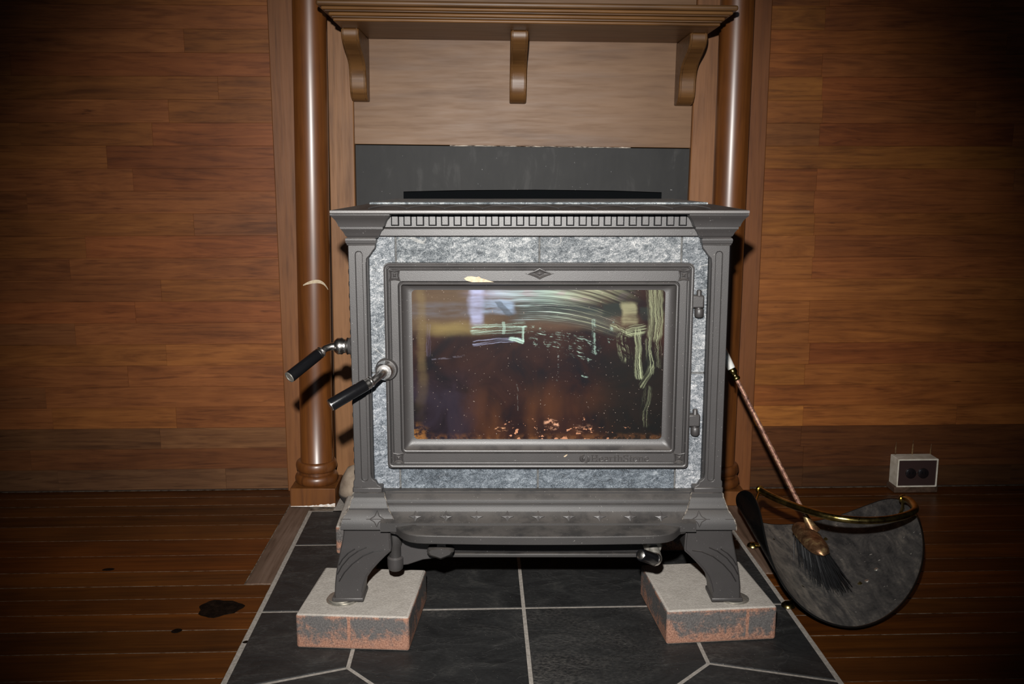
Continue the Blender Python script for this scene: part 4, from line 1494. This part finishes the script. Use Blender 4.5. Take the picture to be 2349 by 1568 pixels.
sheet('inner_sheet', 'scuttle_inside', 0.0)
sheet('outer_sheet', 'gloss_black', 0.0022)
rim = [sheet_pt(math.sin(-PI / 2 + PI * i / 60) * 0.9995, -1, 0.0011) for i in range(61)] + [sheet_pt(math.sin(PI / 2 - PI * i / 60) * 0.9995, 1, 0.0011) for i in range(1, 60)]
MB().tube(rim, 0.0019, 6, True).build('rolled_rim', 'gloss_black', sc, True)


def bl(x, y, z):
    """world to scuttle space"""
    dx, dy = x - 0.7028, y - 1.830
    c, s = math.cos(-YAW), math.sin(-YAW)
    return (dx * c - dy * s, dx * s + dy * c, z)


bw = [(0.5890, 1.879, 0.180), (0.5960, 1.850, 0.180), (0.6110, 1.812, 0.180), (0.6290, 1.778, 0.180), (0.6520, 1.745, 0.180), (0.6770, 1.718, 0.180), (0.7080, 1.702, 0.1795), (0.7440, 1.696, 0.179), (0.7830, 1.700, 0.179), (0.8200, 1.715, 0.179),
      (0.8470, 1.733, 0.179), (0.8660, 1.756, 0.178), (0.8760, 1.785, 0.178), (0.8790, 1.812, 0.177), (0.8770, 1.835, 0.172)]
from mathutils import geometry as _g
# Catmull-Rom smoothing of the bail
P = [Vector(bl(*q)) for q in bw]
sm = []
for i in range(len(P) - 1):
    p0, p1, p2, p3 = P[max(i - 1, 0)], P[i], P[i + 1], P[min(i + 2, len(P) - 1)]
    for k in range(4):
        t = k / 4
        sm.append(0.5 * ((2 * p1) + (p2 - p0) * t + (2 * p0 - 5 * p1 + 4 * p2 - p3) * t * t + (3 * p1 - p0 - 3 * p2 + p3) * t ** 3))
sm.append(P[-1])
bail = MB().tube(sm, 0.0072, 14).build('bail_handle', 'brass', sc, True)
for e, ax in ((sm[0], sm[1] - sm[0]), (sm[-1], sm[-2] - sm[-1])):
    MB().lathe([(0.0, 0.0), (0.0088, 0.0005), (0.0094, 0.003), (0.0086, 0.006)], e - ax.normalized() * 0.002, ax, 16).build('bail_end', 'brass', bail, True)
# pivot lugs
for s, e in ((-1, sm[0]), (1, sm[-1])):
    q = Vector(sheet_pt(s * 0.90, 0.0, -0.001))
    MB().tube([q, q + Vector((-s * 0.006, 0, 0.003)), (e + q) / 2 + Vector((0, 0, -0.001)), e], 0.0032, 8).build('lug', 'brass', sc, True)
    MB().lathe([(0.0055, 0.0), (0.0045, 0.003), (0.0, 0.004)], q, (-s, 0, 0.35), 12).build('rivet', 'brass', sc, True)
for q in ((0.655, 1.750, 0.182),):
    for t in (21, 26):
        pp = sm[t]
        MB().lathe([(0.0026, 0.0), (0.0022, 0.0016), (0.0, 0.0022)], pp + Vector((0, -0.005, 0.0045)), (0, -0.7, 0.7), 10).build('pin', 'brass', bail, True)
# feet
for fx_, fy_ in ((0.600, 1.700), (0.617, 2.000), (0.800, 1.715), (0.816, 2.000)):
    b = Vector(bl(fx_, fy_, 0))
    s = -1 if b.x < 0 else 1
    q = Vector(sheet_pt(s * 0.30, 0, 0.0))
    top = Vector((s * 0.058, b.y * 0.80, Z0 + 0.010))
    m = MB()
    m.lathe([(0.0, 0.0), (0.009, 0.0008), (0.0135, 0.004), (0.0120, 0.008), (0.007, 0.0115), (0.0, 0.0125)], (b.x, b.y, 0.0), (0, 0, 1), 16)
    m.tube([(b.x, b.y, 0.007), ((b.x + top.x) / 2, (b.y + top.y) / 2, 0.013), top], 0.0042, 8)
    m.build('foot', 'brass', sc, True)
for u, t in ((0.30, -0.42), (0.42, -0.34)):
    q = Vector(sheet_pt(u, t, -0.0003))
    MB().lathe([(0.005, 0.0), (0.004, 0.0012), (0.0, 0.0016)], q, (-math.sin(u * 1.2), 0, math.cos(u * 1.2)), 12).build('rivet', 'dull_steel', sc, True)

# ------------------------------------------------------------------ hearth brush leaning from scuttle to stove
hb = empty('hearth_brush', (0.690, 1.835, 0.02))
tag(hb, 'brass hearth brush with white handle standing in the scuttle, leaning on the stove', 'brush')
O = Vector((0.690, 1.835, 0.02))
A = Vector((0.6905, 1.842, 0.108)) - O
B = Vector((0.5475, 1.9450, 0.4060)) - O
dd = (B - A).normalized()
MB().tube([A - dd * 0.02, A + (B - A) * 0.5, B], [0.0052, 0.0048, 0.0046], 12).build('shaft', 'rusty_rod', hb, True)
MB().lathe([(0.0062, 0.0), (0.0085, 0.003), (0.0085, 0.006), (0.0062, 0.009), (0.0062, 0.014), (0.0095, 0.018), (0.0095, 0.024), (0.0078, 0.028)], B - dd * 0.004, dd, 20).build('ferrule', 'brass', hb, True)
MB().lathe([(0.0080, 0.0), (0.0088, 0.004), (0.0100, 0.050), (0.0118, 0.095), (0.0105, 0.106), (0.006, 0.112), (0.0, 0.113)], B + dd * 0.023, dd, 22).build('grip', 'white_china', hb, True)
# domed head: a capsule, flat below
m = MB()
h0, h1 = Vector((0.6790, 1.895, 0.0945)) - O, Vector((0.6830, 1.745, 0.0870)) - O
ax = (h1 - h0)
L_ = ax.length
axn = ax.normalized()
side = axn.cross(Vector((0, 0, 1))).normalized()
upv = side.cross(axn).normalized()
loops = []
for i in range(15):
    t = i / 14
    k = math.sqrt(max(1e-4, 1 - abs(2 * t - 1) ** 3.2))
    c_ = h0 + ax * t
    lp = []
    for j in range(16):
        a = 2 * PI * j / 16
        uu, ww = math.cos(a) * 0.0245 * k, math.sin(a) * (0.019 if math.sin(a) > 0 else 0.007) * k
        lp.append(c_ + side * uu + upv * ww)
    loops.append(lp)
m.loft(loops)
m.build('head', 'tarnished_brass', hb, True)
MB().lathe([(0.015, -0.006), (0.010, 0.010), (0.0065, 0.026), (0.0055, 0.034)], A - dd * 0.004, dd, 16).build('socket', 'tarnished_brass', hb, True)
m = MB()
rnd = random.Random(3)
for k in range(420):
    t = rnd.uniform(0.05, 0.97)
    s_ = rnd.uniform(-0.95, 0.95)
    kk = math.sqrt(max(0.05, 1 - abs(2 * t - 1) ** 3.2))
    r0 = h0 + ax * t + side * s_ * 0.021 * kk - upv * 0.004
    tip = Vector((r0.x + 0.020 + s_ * -0.016 + rnd.uniform(-0.012, 0.012), r0.y - 0.032 - 0.02 * t + rnd.uniform(-0.014, 0.014), 0.0045 + rnd.uniform(0.0, 0.012)))
    lx = tip.x + O.x - 0.7028
    RR = 0.1411 if lx < 0 else 0.1989
    # keep tips above the sheet
    zmin = Z0 + RR * (1 - math.cos(math.asin(max(-0.95, min(0.95, lx / (RR * SQ)))))) - O.z + 0.003
    tip.z = max(tip.z, zmin + 0.001)
    mid = (r0 + tip) / 2 + Vector((0.002, 0.006, 0))
    m.tube([r0, mid, tip], [0.0009, 0.0008, 0.0004], 3)
o = m.build('bristles', 'bristle_black', hb)
o['kind'] = 'stuff'

# ------------------------------------------------------------------ outlet box on the right wall
ob = empty('outlet_box', (1.163, 2.41, 0.014))
tag(ob, 'cream surface-mounted outlet box with brown plate at the foot of right wall', 'outlet box')
plate('box', 'ivory_plastic', rrect(-0.0545, 0.0545, 0.0, 0.0775, 0.002), [rrect(-0.051, 0.051, 0.0035, 0.0735, 0.0015)], -0.0485, -0.002, ob, 0.0008)
MB().box(-0.0515, 0.0515, -0.0462, -0.030, 0.003, 0.074).build('face_plate', 'brown_plate', ob)
for x in (-0.0175, 0.0165):
    rc_ = MB().lathe([(0.0140, 0.0), (0.0138, 0.0035), (0.0125, 0.0042), (0.0, 0.0042)], (x, -0.0460, 0.0375), (0, -1, 0), 24).build('receptacle', 'brown_bakelite', ob, True)
    for dx_ in (-0.0045, 0.0045):
        MB().box(x + dx_ - 0.0009, x + dx_ + 0.0009, -0.0507, -0.0495, 0.0355, 0.0430).build('slot_shade', 'shade_black', rc_)
MB().lathe([(0.0030, 0.0), (0.0024, 0.0016), (0.0, 0.002)], (-0.0005, -0.0460, 0.0385), (0, -1, 0), 12).build('screw', 'chrome', ob, True)
for x, h in ((-0.0435, 0.036), (0.0030, 0.041), (0.0530, 0.028)):
    MB().tube([(x, -0.004, 0.070), (x + 0.0005, -0.004, 0.0775 + h * 0.6), (x + 0.001, -0.0038, 0.0775 + h)], [0.0022, 0.0018, 0.0007], 8).build('wire', 'tarnished_brass', ob, True)
MB().box(-0.060, 0.058, -0.050, 0.0, -0.0155, 0.0005).build('base_strip', 'filler_wood', ob, False, 0.002)
